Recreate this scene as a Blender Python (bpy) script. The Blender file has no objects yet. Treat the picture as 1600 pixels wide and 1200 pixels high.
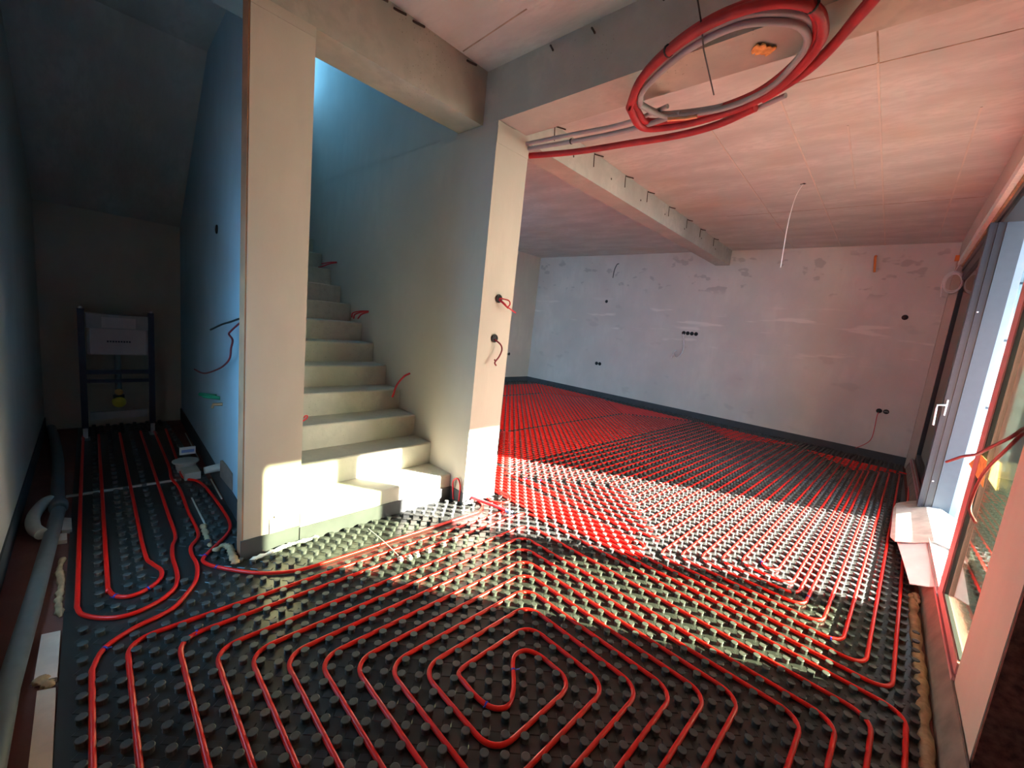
import bpy, math, random
from mathutils import Vector, Matrix
random.seed(7)
S = bpy.context.scene
COL = S.collection

# ------------------------------------------------------------------ camera, sky, sun, exposure
cam_d = bpy.data.cameras.new('camera')
cam = bpy.data.objects.new('camera', cam_d)
COL.objects.link(cam)
RT = ((0.7276873356956275, 0.6777144623648781, 0.10570832024813978),
      (0.1743909217091988, -0.03375276300086172, -0.984097839350958),
      (-0.663369390229618, 0.7345501061815265, -0.14274870792792826))   # right, down, forward
cam.matrix_world = Matrix(((RT[0][0], -RT[1][0], -RT[2][0], 0.0),
                           (RT[0][1], -RT[1][1], -RT[2][1], 0.0),
                           (RT[0][2], -RT[1][2], -RT[2][2], 1.4540948),
                           (0, 0, 0, 1)))
cam_d.sensor_width = 36.0
cam_d.lens = 644.888 / 1600 * 36
cam_d.clip_start = 0.02
S.camera = cam

S.view_settings.view_transform = 'Standard'
S.view_settings.look = 'None'
S.view_settings.gamma = 1.0
S.view_settings.use_curve_mapping = False
S.view_settings.exposure = 1.15

world = bpy.data.worlds.new('sky')
S.world = world
world.use_nodes = True
wn, wl = world.node_tree.nodes, world.node_tree.links
wn.clear()
w_out = wn.new('ShaderNodeOutputWorld')
w_bg = wn.new('ShaderNodeBackground')
w_geo = wn.new('ShaderNodeTexCoord')
# clear sky: white towards the sun and the horizon, deeper blue away from it and overhead
SUN_DIR = Vector((-1.0, -0.63, -0.51)).normalized()
w_dot = wn.new('ShaderNodeVectorMath')
w_dot.operation = 'DOT_PRODUCT'
w_dot.inputs[1].default_value = tuple(-SUN_DIR)
w_ramp = wn.new('ShaderNodeValToRGB')
w_ramp.color_ramp.elements[0].position = 0.10
w_ramp.color_ramp.elements[0].color = (0.10, 0.34, 0.62, 1)
w_ramp.color_ramp.elements[1].position = 0.93
w_ramp.color_ramp.elements[1].color = (1.0, 0.94, 0.84, 1)
w_e = w_ramp.color_ramp.elements.new(0.60)
w_e.color = (0.14, 0.38, 0.64, 1)
w_e2 = w_ramp.color_ramp.elements.new(0.80)
w_e2.color = (0.45, 0.62, 0.76, 1)
w_map = wn.new('ShaderNodeMapRange')
w_map.inputs[1].default_value = -1.0
w_map.inputs[2].default_value = 1.0
wl.new(w_geo.outputs['Generated'], w_dot.inputs[0])
wl.new(w_dot.outputs['Value'], w_map.inputs[0])
wl.new(w_map.outputs[0], w_ramp.inputs[0])
wl.new(w_ramp.outputs[0], w_bg.inputs[0])
w_bg.inputs[1].default_value = 9.5
wl.new(w_bg.outputs[0], w_out.inputs[0])

sun_d = bpy.data.lights.new('sun', 'SUN')
sun = bpy.data.objects.new('sun', sun_d)
COL.objects.link(sun)
sun.location = (8, 6, 8)
sun.rotation_euler = SUN_DIR.to_track_quat('-Z', 'Y').to_euler()
sun_d.energy = 54.0
sun_d.color = (1.0, 0.95, 0.84)
sun_d.angle = math.radians(0.6)

# ------------------------------------------------------------------ materials
def new_mat(name):
    m = bpy.data.materials.new(name)
    m.use_nodes = True
    nt = m.node_tree
    return m, nt.nodes, nt.links, nt.nodes['Principled BSDF']

def plain(name, col, rough=0.6, metal=0.0, var=0.12, scale=18.0, bump=0.0, spec=0.5):
    m, n, l, b = new_mat(name)
    b.inputs['Roughness'].default_value = rough
    b.inputs['Metallic'].default_value = metal
    b.inputs['Specular IOR Level'].default_value = spec
    tc = n.new('ShaderNodeTexCoord')
    no = n.new('ShaderNodeTexNoise')
    no.inputs['Scale'].default_value = scale
    no.inputs['Detail'].default_value = 4
    r = n.new('ShaderNodeValToRGB')
    r.color_ramp.elements[0].position = 0.3
    r.color_ramp.elements[1].position = 0.7
    r.color_ramp.elements[0].color = (*[max(0, c * (1 - var)) for c in col], 1)
    r.color_ramp.elements[1].color = (*[min(1, c * (1 + var)) for c in col], 1)
    l.new(tc.outputs['Object'], no.inputs['Vector'])
    l.new(no.outputs['Fac'], r.inputs[0])
    l.new(r.outputs[0], b.inputs['Base Color'])
    if bump:
        bp = n.new('ShaderNodeBump')
        bp.inputs['Strength'].default_value = bump
        bp.inputs['Distance'].default_value = 0.01
        l.new(no.outputs['Fac'], bp.inputs['Height'])
        l.new(bp.outputs[0], b.inputs['Normal'])
    return m

def mix_mul(n, l, a, b, fac_socket, invert=False):
    """a, b colour sockets or tuples, mixed by a factor socket"""
    mx = n.new('ShaderNodeMix')
    mx.data_type = 'RGBA'
    for idx, v in ((6, a), (7, b)):
        if isinstance(v, tuple):
            mx.inputs[idx].default_value = (*v, 1)
        else:
            l.new(v, mx.inputs[idx])
    l.new(fac_socket, mx.inputs[0])
    return mx.outputs[2]

def noise_mask(n, l, vec, scale, lo, hi, detail=3, stretch=None):
    if stretch:
        mp = n.new('ShaderNodeMapping')
        mp.inputs['Scale'].default_value = stretch
        l.new(vec, mp.inputs[0])
        vec = mp.outputs[0]
    no = n.new('ShaderNodeTexNoise')
    no.inputs['Scale'].default_value = scale
    no.inputs['Detail'].default_value = detail
    l.new(vec, no.inputs['Vector'])
    r = n.new('ShaderNodeMapRange')
    r.inputs[1].default_value = lo
    r.inputs[2].default_value = hi
    l.new(no.outputs['Fac'], r.inputs[0])
    return r.outputs[0], no

def zband(n, l, vec, z0, z1, soft):
    """1 inside z0..z1 (object z)"""
    sp = n.new('ShaderNodeSeparateXYZ')
    l.new(vec, sp.inputs[0])
    a = n.new('ShaderNodeMapRange')
    a.inputs[1].default_value, a.inputs[2].default_value = z0 - soft, z0 + soft
    l.new(sp.outputs['Z'], a.inputs[0])
    b = n.new('ShaderNodeMapRange')
    b.inputs[1].default_value, b.inputs[2].default_value = z1 + soft, z1 - soft
    l.new(sp.outputs['Z'], b.inputs[0])
    m = n.new('ShaderNodeMath')
    m.operation = 'MULTIPLY'
    l.new(a.outputs[0], m.inputs[0])
    l.new(b.outputs[0], m.inputs[1])
    return m.outputs[0]

def mul(n, l, a, b):
    m = n.new('ShaderNodeMath')
    m.operation = 'MULTIPLY'
    l.new(a, m.inputs[0])
    if isinstance(b, float):
        m.inputs[1].default_value = b
    else:
        l.new(b, m.inputs[1])
    return m.outputs[0]

def plaster(name, col, dark=0.72, spots=None, scratches=None, bump=0.12):
    """trowelled plaster: broad tone drift, fine grain, damp spots and pale scrapes in bands of height"""
    m, n, l, b = new_mat(name)
    b.inputs['Roughness'].default_value = 0.85
    b.inputs['Specular IOR Level'].default_value = 0.25
    tc = n.new('ShaderNodeTexCoord')
    v = tc.outputs['Object']
    f, no = noise_mask(n, l, v, 1.3, 0.35, 0.65, 5)
    c = mix_mul(n, l, tuple(x * 0.90 for x in col), tuple(min(1, x * 1.06) for x in col), f)
    f2, no2 = noise_mask(n, l, v, 9.0, 0.40, 0.62, 6, (1, 1, 0.35))
    c = mix_mul(n, l, c, tuple(x * 0.93 for x in col), mul(n, l, f2, 0.5))
    if spots:
        for z0, z1, sc, lo, k in spots:
            f3, _ = noise_mask(n, l, v, sc, lo, lo + 0.05, 2, (1, 1, 1.6))
            c = mix_mul(n, l, c, tuple(x * dark for x in col), mul(n, l, mul(n, l, f3, zband(n, l, v, z0, z1, 0.06)), k))
    if scratches:
        for z0, z1, sc, lo, k in scratches:
            f4, _ = noise_mask(n, l, v, sc, lo, lo + 0.06, 3, (0.45, 0.45, 3.0))
            c = mix_mul(n, l, c, tuple(min(1, x * 1.25) for x in col), mul(n, l, mul(n, l, f4, zband(n, l, v, z0, z1, 0.12)), k))
    l.new(c, b.inputs['Base Color'])
    bp = n.new('ShaderNodeBump')
    bp.inputs['Strength'].default_value = bump
    bp.inputs['Distance'].default_value = 0.02
    l.new(no2.outputs['Fac'], bp.inputs['Height'])
    l.new(bp.outputs[0], b.inputs['Normal'])
    return m

def concrete(name, col, pits=True, streak=(1, 1, 1), bump=0.18, warm=None):
    m, n, l, b = new_mat(name)
    b.inputs['Roughness'].default_value = 0.8
    b.inputs['Specular IOR Level'].default_value = 0.3
    tc = n.new('ShaderNodeTexCoord')
    v = tc.outputs['Object']
    f, no = noise_mask(n, l, v, 2.2, 0.35, 0.65, 6, streak)
    c = mix_mul(n, l, tuple(x * 0.84 for x in col), tuple(min(1, x * 1.10) for x in col), f)
    f2, no2 = noise_mask(n, l, v, 14, 0.45, 0.62, 6, streak)
    c = mix_mul(n, l, c, tuple(x * 0.88 for x in col), mul(n, l, f2, 0.6))
    if warm:
        f5, _ = noise_mask(n, l, v, 1.1, 0.5, 0.7, 4)
        c = mix_mul(n, l, c, warm, mul(n, l, f5, 0.45))
    h = no2.outputs['Fac']
    if pits:
        vo = n.new('ShaderNodeTexVoronoi')
        vo.inputs['Scale'].default_value = 42
        l.new(v, vo.inputs['Vector'])
        r = n.new('ShaderNodeMapRange')
        r.inputs[1].default_value, r.inputs[2].default_value = 0.16, 0.10
        l.new(vo.outputs['Distance'], r.inputs[0])
        fm, _ = noise_mask(n, l, v, 2.6, 0.50, 0.60, 2)
        pit = mul(n, l, r.outputs[0], fm)
        c = mix_mul(n, l, c, tuple(x * 0.45 for x in col), mul(n, l, pit, 0.8))
    l.new(c, b.inputs['Base Color'])
    bp = n.new('ShaderNodeBump')
    bp.inputs['Strength'].default_value = bump
    bp.inputs['Distance'].default_value = 0.02
    l.new(h, bp.inputs['Height'])
    l.new(bp.outputs[0], b.inputs['Normal'])
    return m

M = {}
M['plaster'] = plaster('plaster_beige', (0.57, 0.49, 0.40))
M['plaster_back'] = plaster('plaster_back_wall', (0.62, 0.57, 0.50), dark=0.66,
                            spots=[(2.45, 3.12, 4.6, 0.60, 0.7), (0.2, 2.2, 2.2, 0.66, 0.3)],
                            scratches=[(1.4, 2.2, 2.6, 0.60, 0.7)])
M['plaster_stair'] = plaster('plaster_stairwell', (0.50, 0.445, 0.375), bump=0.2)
M['plaster_skylit'] = plaster('plaster_skylight_tint', (0.42, 0.56, 0.64), bump=0.2)  # blue skylight on the niche wall put into the plaster tint
M['concrete'] = concrete('concrete_beam', (0.46, 0.43, 0.36))
M['concrete_ceiling'] = concrete('concrete_ceiling', (0.56, 0.54, 0.49), pits=False, streak=(0.7, 1.8, 1), warm=(0.56, 0.44, 0.31))
M['concrete_step'] = concrete('concrete_steps', (0.50, 0.48, 0.40), bump=0.3)
M['slab'] = concrete('bare_slab', (0.22, 0.09, 0.07), bump=0.2)
M['mortar'] = plain('threshold_mortar', (0.22, 0.165, 0.13), 0.9, var=0.25, scale=9, bump=0.4)
M['bounce_edge'] = plain('brown_bounce_edge', (0.46, 0.20, 0.10), 0.9, var=0.2, scale=6, bump=0.2)  # warm floor bounce on the pillar side put into the colour
M['shade_brown'] = plain('dark_brown_shade', (0.13, 0.055, 0.045), 0.9, var=0.5, scale=40, bump=0.3, spec=0.1)  # shade of the unlit recess face put into the colour
M['edge_strip'] = plain('grey_edge_foam', (0.055, 0.058, 0.060), 0.75, var=0.15, scale=6)
M['nub'] = plain('black_nub_plastic', (0.032, 0.033, 0.030), 0.28, var=0.15, scale=3, spec=0.5)
M['nub_top'] = plain('paler_nub_plastic', (0.072, 0.074, 0.070), 0.42, var=0.2, scale=5)  # nubs a little paler than the panel sheet
M['pipe'] = plain('red_heating_pipe', (0.86, 0.014, 0.008), 0.33, var=0.06, scale=2, spec=0.45)
M['hose'] = plain('red_hose_foam', (0.38, 0.018, 0.022), 0.55, var=0.3, scale=9, bump=0.2)
M['grey_hose'] = plain('grey_conduit', (0.33, 0.31, 0.31), 0.5, var=0.12, scale=10)
M['wire_red'] = plain('red_cable', (0.55, 0.02, 0.03), 0.45, var=0.1)
M['wire_dark_red'] = plain('dark_red_cable', (0.20, 0.008, 0.012), 0.45, var=0.1)
M['wire_white'] = plain('white_cable', (0.75, 0.73, 0.68), 0.5, var=0.06)
M['wire_black'] = plain('black_cable', (0.02, 0.02, 0.02), 0.5)
M['black'] = plain('black_box_plastic', (0.008, 0.008, 0.008), 0.6)
M['blue'] = plain('blue_tie', (0.03, 0.06, 0.55), 0.4)
M['blue_pale'] = plain('pale_blue_tape', (0.25, 0.38, 0.75), 0.5)
M['foam'] = plain('yellow_assembly_foam', (0.46, 0.31, 0.17), 0.9, var=0.25, scale=25, bump=0.6)
M['filler_lit_ledge'] = plain('white_filler_lit_ledge', (0.80, 0.78, 0.70), 0.85, var=0.1, scale=40, bump=0.6)  # filler; on the lintel ledge its white stands for sunlight
M['orange'] = plain('orange_plastic', (0.75, 0.20, 0.03), 0.5)
M['orange_foam'] = plain('orange_foam', (0.80, 0.40, 0.12), 0.9, var=0.35, scale=30, bump=0.6)
M['card'] = plain('grey_cardboard', (0.64, 0.65, 0.64), 0.8, var=0.1, scale=5)
M['card_stain'] = plain('stained_cardboard', (0.56, 0.52, 0.46), 0.8, var=0.22, scale=9)
M['frame'] = plain('anthracite_frame', (0.03, 0.037, 0.048), 0.3, var=0.06)
M['frame_in'] = plain('pink_bounce_frame', (0.50, 0.22, 0.22), 0.45, var=0.1)  # pink floor bounce on the inner frame put into its colour
M['frame_skylit'] = plain('blue_skylit_frame', (0.075, 0.105, 0.13), 0.35, var=0.04)  # skylight on the end face put into a paler, bluer frame colour
M['seal'] = plain('rubber_seal', (0.02, 0.02, 0.025), 0.6)
M['white_handle'] = plain('white_handle', (0.85, 0.85, 0.86), 0.4, var=0.03)
M['shutter'] = plain('blue_grey_shutter', (0.36, 0.46, 0.54), 0.25, var=0.05)
M['terrace'] = plain('terrace_concrete', (0.028, 0.027, 0.022), 0.9, var=0.15, scale=1.5)
M['render_white'] = plaster('white_render', (0.80, 0.82, 0.82))
M['sky_block'] = plain('dark_sky_block', (0.10, 0.11, 0.09), 0.9, var=0.3, scale=2)
M['pvc'] = plain('grey_pvc_pipe', (0.13, 0.15, 0.15), 0.45, var=0.08)
M['pvc_white'] = plain('white_pvc', (0.50, 0.47, 0.41), 0.5, var=0.08)
M['board'] = plain('beige_insulation_board', (0.62, 0.52, 0.43), 0.85, var=0.12, scale=12)
M['pipe_grey'] = plain('grey_downpipe', (0.22, 0.24, 0.26), 0.5)
M['brown_edge'] = plain('brown_edge', (0.35, 0.22, 0.12), 0.7)
M['steel_dark'] = plain('dark_blue_steel', (0.035, 0.035, 0.06), 0.45, metal=0.3)
M['steel'] = plain('galvanised_steel', (0.5, 0.5, 0.5), 0.4, metal=0.8)
M['cistern'] = plain('cistern_plastic', (0.62, 0.50, 0.48), 0.6, var=0.04)
M['cistern_panel'] = plain('cistern_cover', (0.42, 0.36, 0.34), 0.6, var=0.08)
M['yellow'] = plain('yellow_cap', (0.65, 0.50, 0.04), 0.5)
M['green'] = plain('green_pipe_plug', (0.03, 0.30, 0.16), 0.45)
M['brass'] = plain('copper_end', (0.75, 0.48, 0.28), 0.35, metal=0.7)
M['rust'] = plain('rusty_nail', (0.05, 0.025, 0.015), 0.8)
M['seam'] = plain('formwork_ridge', (0.60, 0.53, 0.45), 0.85, var=0.12, scale=3)
M['seam_dark'] = plain('formwork_gap', (0.36, 0.27, 0.19), 0.9, var=0.4, scale=8)
M['ink'] = plain('dark_print', (0.05, 0.04, 0.05), 0.7)

def glass_mat():
    m = bpy.data.materials.new('window_glass')
    m.use_nodes = True
    n, l = m.node_tree.nodes, m.node_tree.links
    n.clear()
    o = n.new('ShaderNodeOutputMaterial')
    mx = n.new('ShaderNodeMixShader')
    tr = n.new('ShaderNodeBsdfTransparent')
    tr.inputs[0].default_value = (0.82, 0.85, 0.77, 1)
    gl = n.new('ShaderNodeBsdfGlossy')
    gl.inputs['Roughness'].default_value = 0.01
    fr = n.new('ShaderNodeFresnel')
    ge = n.new('ShaderNodeNewGeometry')
    io = n.new('ShaderNodeMapRange')          # same reflectance from either side of the pane
    io.inputs[3].default_value = 1.6
    io.inputs[4].default_value = 1 / 1.6
    l.new(ge.outputs['Backfacing'], io.inputs[0])
    l.new(io.outputs[0], fr.inputs[0])
    l.new(fr.outputs[0], mx.inputs[0])
    l.new(tr.outputs[0], mx.inputs[1])
    l.new(gl.outputs[0], mx.inputs[2])
    l.new(mx.outputs[0], o.inputs[0])
    return m
M['glass'] = glass_mat()

# ------------------------------------------------------------------ mesh helpers
class MB:
    def __init__(self):
        self.v, self.f, self.sm = [], [], []
    def add(self, vs, fs, smooth=False):
        o = len(self.v)
        self.v.extend(tuple(p) for p in vs)
        self.f.extend(tuple(i + o for i in q) for q in fs)
        self.sm.extend([smooth] * len(fs))
        return self
    def box(self, x0, x1, y0, y1, z0, z1):
        return self.prism([(x0, y0), (x1, y0), (x1, y1), (x0, y1)], z0, z1)
    def prism(self, poly, z0, z1):
        n = len(poly)
        a = sum(poly[i][0] * poly[(i + 1) % n][1] - poly[(i + 1) % n][0] * poly[i][1] for i in range(n))
        if a < 0:
            poly = poly[::-1]
        vs = [(x, y, z0) for x, y in poly] + [(x, y, z1) for x, y in poly]
        fs = [tuple(range(n - 1, -1, -1)), tuple(range(n, 2 * n))]
        fs += [(i, (i + 1) % n, n + (i + 1) % n, n + i) for i in range(n)]
        return self.add(vs, fs)
    def extrude(self, poly3, d):
        """planar polygon of 3-D points, extruded by vector d"""
        n = len(poly3)
        d = Vector(d)
        P = [Vector(p) for p in poly3]
        nor = Vector((0, 0, 0))
        for i in range(n):
            nor += P[i].cross(P[(i + 1) % n])
        if nor.dot(d) < 0:
            P = P[::-1]
        vs = P + [p + d for p in P]
        fs = [tuple(range(n - 1, -1, -1)), tuple(range(n, 2 * n))]
        fs += [(i, (i + 1) % n, n + (i + 1) % n, n + i) for i in range(n)]
        return self.add(vs, fs)
    def tube(self, pts, r, n=8, cap=True, smooth=True):
        P = [Vector(p) for p in pts]
        Q = [P[0]]
        for p in P[1:]:
            if (p - Q[-1]).length > 1e-5:
                Q.append(p)
        P = Q
        if len(P) < 2:
            return self
        T = []
        for i in range(len(P)):
            a = P[max(0, i - 1)]
            b = P[min(len(P) - 1, i + 1)]
            T.append((b - a).normalized())
        up = Vector((0, 0, 1)) if abs(T[0].z) < 0.9 else Vector((1, 0, 0))
        u = T[0].cross(up).normalized()
        vs = []
        for i in range(len(P)):
            if i:
                q = T[i - 1].rotation_difference(T[i])
                u = (q @ u)
                u = (u - T[i] * u.dot(T[i])).normalized()
            w = T[i].cross(u)
            rr = r[i] if isinstance(r, (list, tuple)) else r
            for k in range(n):
                t = 2 * math.pi * k / n
                vs.append(P[i] + (u * math.cos(t) + w * math.sin(t)) * rr)
        fs = []
        for i in range(len(P) - 1):
            for k in range(n):
                a, b = i * n + k, i * n + (k + 1) % n
                fs.append((a, a + n, b + n, b))
        self.add(vs, fs, smooth)
        if cap:
            m = len(P) - 1
            self.add(vs[:n], [tuple(range(n))])
            self.add(vs[m * n:], [tuple(range(n - 1, -1, -1))])
        return self
    def lathe(self, prof, c, axis=(0, 0, 1), n=16, smooth=True):
        """prof: (radius, height) along axis from c"""
        ax = Vector(axis).normalized()
        up = Vector((0, 0, 1)) if abs(ax.z) < 0.9 else Vector((1, 0, 0))
        u = ax.cross(up).normalized()
        w = ax.cross(u)
        c = Vector(c)
        vs, fs = [], []
        for r, h in prof:
            for k in range(n):
                t = 2 * math.pi * k / n
                vs.append(c + ax * h + (u * math.cos(t) + w * math.sin(t)) * r)
        for i in range(len(prof) - 1):
            for k in range(n):
                a, b = i * n + k, i * n + (k + 1) % n
                fs.append((a, b, b + n, a + n))
        self.add(vs, fs, smooth)
        if prof[-1][0] > 1e-4:
            self.add(vs[-n:], [tuple(range(n))])
        if prof[0][0] > 1e-4:
            self.add(vs[:n], [tuple(range(n - 1, -1, -1))])
        return self

ORG = {}
def wpos(o):
    p = Vector((0, 0, 0))
    while o is not None:
        p = p + Vector(o.location)
        o = o.parent
    return p

def obj(name, mb, mat, parent=None, origin=None):
    """link a mesh built in world coordinates; its origin goes to its base"""
    me = bpy.data.meshes.new(name)
    if parent is not None and origin is None:
        og = wpos(parent)
    elif origin is None:
        xs = [v[0] for v in mb.v]; ys = [v[1] for v in mb.v]; zs = [v[2] for v in mb.v]
        og = Vector(((min(xs) + max(xs)) / 2, (min(ys) + max(ys)) / 2, min(zs)))
    else:
        og = Vector(origin)
    me.from_pydata([(v[0] - og.x, v[1] - og.y, v[2] - og.z) for v in mb.v], [], mb.f)
    me.polygons.foreach_set('use_smooth', mb.sm)
    me.update()
    mats = mat if isinstance(mat, (list, tuple)) else [mat]
    for m in mats:
        me.materials.append(M[m] if isinstance(m, str) else m)
    o = bpy.data.objects.new(name, me)
    COL.objects.link(o)
    if parent is not None:
        o.parent = parent
        o.location = og - wpos(parent)
    else:
        o.location = og
    return o

def tag(o, label, cat, group=None):
    o['label'] = label
    o['category'] = cat
    if group:
        o['group'] = group
    return o

def thing(name, label, cat, loc, group=None):
    o = bpy.data.objects.new(name, None)
    o.empty_display_size = 0.05
    COL.objects.link(o)
    o.location = loc
    return tag(o, label, cat, group)

def struct(name, mb, mat, origin=(0, 0, 0)):
    o = obj(name, mb, mat, None, origin)
    o['kind'] = 'structure'
    return o

def sempty(name, loc):
    o = bpy.data.objects.new(name, None)
    o.empty_display_size = 0.05
    COL.objects.link(o)
    o.location = loc
    o['kind'] = 'structure'
    return o

def smooth(pts, k=6):
    """Catmull-Rom through the points"""
    P = [Vector(p) for p in pts]
    if len(P) < 3:
        return P
    out = []
    E = [P[0] * 2 - P[1]] + P + [P[-1] * 2 - P[-2]]
    for i in range(1, len(E) - 2):
        a, b, c, d = E[i - 1], E[i], E[i + 1], E[i + 2]
        for s in range(k):
            t = s / k
            out.append(0.5 * ((2 * b) + (c - a) * t + (2 * a - 5 * b + 4 * c - d) * t * t + (3 * b - a - 3 * c + d) * t ** 3))
    out.append(P[-1])
    return out

# ------------------------------------------------------------------ nub lattice: A, B in units of 5 cm, turned a little against the walls
YAW = -0.03368825691946896
OFX, OFY = -1.1199, 1.0795
CY, SY = math.cos(YAW), math.sin(YAW)
def LW(A, B, z=0.0115):
    a, b = A * 0.05, B * 0.05
    return (a * CY - b * SY + OFX, a * SY + b * CY + OFY, z)
def unLW(x, y):
    x, y = x - OFX, y - OFY
    return (x * CY + y * SY) / 0.05, (-x * SY + y * CY) / 0.05

# ================================================================== SETTING
ZC = 3.21                                   # ceiling
XW = 0.40                                   # right wall inner face
# floor slab
FLOOR = struct('floor', MB().box(-7.4, 1.9, -0.6, 8.8, -0.25, -0.008), 'slab')
# terrace outside (stands a little above the raw floor)
tr = struct('floor_terrace', MB().box(0.66, 14, -6, 22, -0.30, 0.10), 'terrace')

# balcony slab over the terrace, white-rendered wing and dark wall added to block sky
struct('ceiling_balcony', MB().box(0.62, 2.40, -3.0, 13.0, 2.98, 3.20), 'concrete')
struct('wall_wing', MB().box(0.62, 1.45, 9.2, 9.5, -0.3, 2.98), 'render_white')
struct('wall_sky_block', MB().box(1.5, 9.0, 15.0, 15.3, -0.3, 5.5), 'sky_block')  # added to keep bright sky out of the near pane's view

# back wall and kitchen wall
struct('wall_back', MB().box(-7.4, 1.0, 8.40, 8.75, -0.25, 3.6), 'plaster_back')
kw = MB().box(-7.4, -7.06, 2.2, 4.3, -0.25, 3.6).box(-7.4, -7.06, 4.7, 8.40, -0.25, 3.6)
kw.box(-7.4, -7.06, 4.3, 4.7, -0.25, 0.9).box(-7.4, -7.06, 4.3, 4.7, 1.35, 3.6)      # window opening hidden behind the stair wall
struct('wall_kitchen', kw, 'plaster')
# left wall, with a window opening beyond the frame's left border
lw = MB()
def lwy(x):                                   # its face is not quite parallel to the others
    return -0.25 + (-(x + 2.5)) / 3.25 * 0.11 if x < -2.5 else -0.25
WL0, WL1 = -2.62, -2.10
lw.prism([(-5.8, lwy(-5.8)), (WL0, lwy(WL0)), (WL0, -0.42), (-5.8, -0.42)], -0.25, 3.6)
lw.prism([(WL1, -0.25), (1.9, -0.25), (1.9, -0.42), (WL1, -0.42)], -0.25, 3.6)
lw.prism([(WL0, lwy(WL0)), (WL1, -0.25), (WL1, -0.42), (WL0, -0.42)], -0.25, 0.45)
lw.prism([(WL0, lwy(WL0)), (WL1, -0.25), (WL1, -0.42), (WL0, -0.42)], 1.45, 3.6)
struct('wall_left', lw, 'plaster')
# wall behind the toilet frame
struct('wall_niche', MB().box(-6.1, -5.75, -0.6, 1.0, -0.25, 3.6), 'plaster')
# wall between niche and stairs
struct('wall_stair_left', MB().prism([(-5.80, 0.885), (-2.56, 0.722), (-2.56, 0.94), (-5.80, 0.94)], -0.25, 6.0), 'plaster_skylit')
# its end pillar, with a ragged plaster edge under the beam
pm = MB().prism([(-2.56, 0.645), (-2.462, 0.645), (-2.462, 0.94), (-2.56, 0.94)], -0.25, 2.85)
rag = [(0.645, 2.80), (0.94, 2.80), (0.94, 2.842), (0.90, 2.836), (0.885, 2.822), (0.865, 2.838), (0.82, 2.846), (0.77, 2.84), (0.75, 2.828), (0.72, 2.845), (0.68, 2.862), (0.645, 2.87)]
pm.extrude([(-2.468, y, z) for y, z in rag], (0.008, 0, 0))
wp = struct('wall_pillar', pm, 'plaster')
obj('side_tint', MB().box(-2.558, -2.466, 0.638, 0.646, -0.008, 2.84), 'bounce_edge', wp)['label'] = 'brown side of the pillar, warm bounce in its colour'  # thin strip added to carry the warm bounce as brown
# right-hand stair wall with its end face
rm = MB().prism([(-5.80, 2.11), (-2.295, 2.11), (-2.295, 2.445), (-5.80, 2.445)], -0.25, 2.845)
rm.box(-7.4, -2.74, 2.11, 2.445, 2.84, 6.0)
rag2 = [(2.11, 2.70), (2.445, 2.70), (2.445, 2.868), (2.40, 2.862), (2.37, 2.85), (2.33, 2.858), (2.29, 2.848), (2.24, 2.842), (2.2, 2.83), (2.16, 2.832), (2.135, 2.812), (2.11, 2.81)]
rm.extrude([(-2.30, y, z) for y, z in rag2], (0.008, 0, 0))
struct('wall_stair_right', rm, 'plaster_stair')
# stairwell head: end wall, upper side walls; open to the sky at its top
struct('wall_stair_end', MB().box(-6.1, -5.80, 0.9, 2.45, -0.25, 3.9).box(-6.1, -5.80, 0.9, 2.45, 4.75, 6.0), 'plaster_stair')   # with the upper landing's window opening
struct('ceiling_stair', MB().box(-6.2, -2.4, 0.5, 2.6, 5.9, 6.1), 'plaster_stair')
struct('wall_stair_front', MB().box(-2.74, -2.48, 0.6, 2.45, 3.25, 6.0), 'plaster_stair')

# ceilings (slabs)
cm = MB()
cm.box(-2.47, 1.9, -0.6, 2.14, ZC, 3.6)          # in front of the long beam
cm.box(-7.4, 1.0, 2.40, 8.75, ZC, 3.6)           # main room and kitchen
struct('ceiling', cm, 'concrete_ceiling')
cn = MB()
cn.extrude([(-5.78, -0.6, 2.07), (-4.1, -0.6, 3.2), (-4.1, -0.6, 3.4), (-5.78, -0.6, 3.4)], (0, 1.52, 0))
cn.box(-4.12, -2.72, -0.6, 0.92, 3.2, 3.6)
struct('ceiling_niche', cn, 'concrete_ceiling')

# beams
struct('trim_1', MB().box(-2.735, -2.472, -0.6, 2.135, 2.85, 3.45), 'concrete')
struct('trim_2', MB().box(-2.735, 1.0, 2.125, 2.40, 2.85, 3.45), 'concrete')
struct('trim_3', MB().box(-2.76, -2.515, 2.40, 8.42, 2.945, 3.4), 'concrete')

# right wall: near pillar, lintel, far jamb
struct('wall_right_pillar', MB().box(0.434, 0.60, 2.09, 2.575, -0.25, 3.5), 'plaster')
lt = MB()
lt.prism([(XW, 2.1), (0.9, 2.1), (0.9, 8.42), (XW, 8.42)], 2.96, 3.5)
struct('wall_right_lintel', lt, 'plaster')
struct('wall_right_jamb', MB().box(0.385, 0.9, 8.25, 8.42, -0.25, 2.97), 'plaster')
# unlit face beside the camera, shade put into its brown; walls behind it
struct('wall_recess', MB().box(0.437, 1.6, 2.07, 2.092, -0.25, 3.5), 'shade_brown')
struct('wall_near_right', MB().box(1.5, 1.9, -0.6, 2.1, -0.25, 3.5), 'plaster')
# rough plaster ledge, sunlit brightness put into its white; foam line under lintel
struct('trim_4', MB().box(0.403, 0.47, 2.6, 8.25, 2.885, 2.962), 'filler_lit_ledge')
struct('trim_7', MB().box(0.44, 0.49, 2.6, 8.25, 2.855, 2.887), 'foam')

# raw threshold beside the mat
struct('trim_5', MB().extrude([(0.384, 2.0, -0.2), (0.384, 2.0, 0.0), (0.392, 2.0, 0.045), (0.424, 2.0, 0.128), (0.43, 2.0, 0.13), (0.43, 2.0, -0.2)], (0.012, 6.25, 0)), 'mortar')

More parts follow.
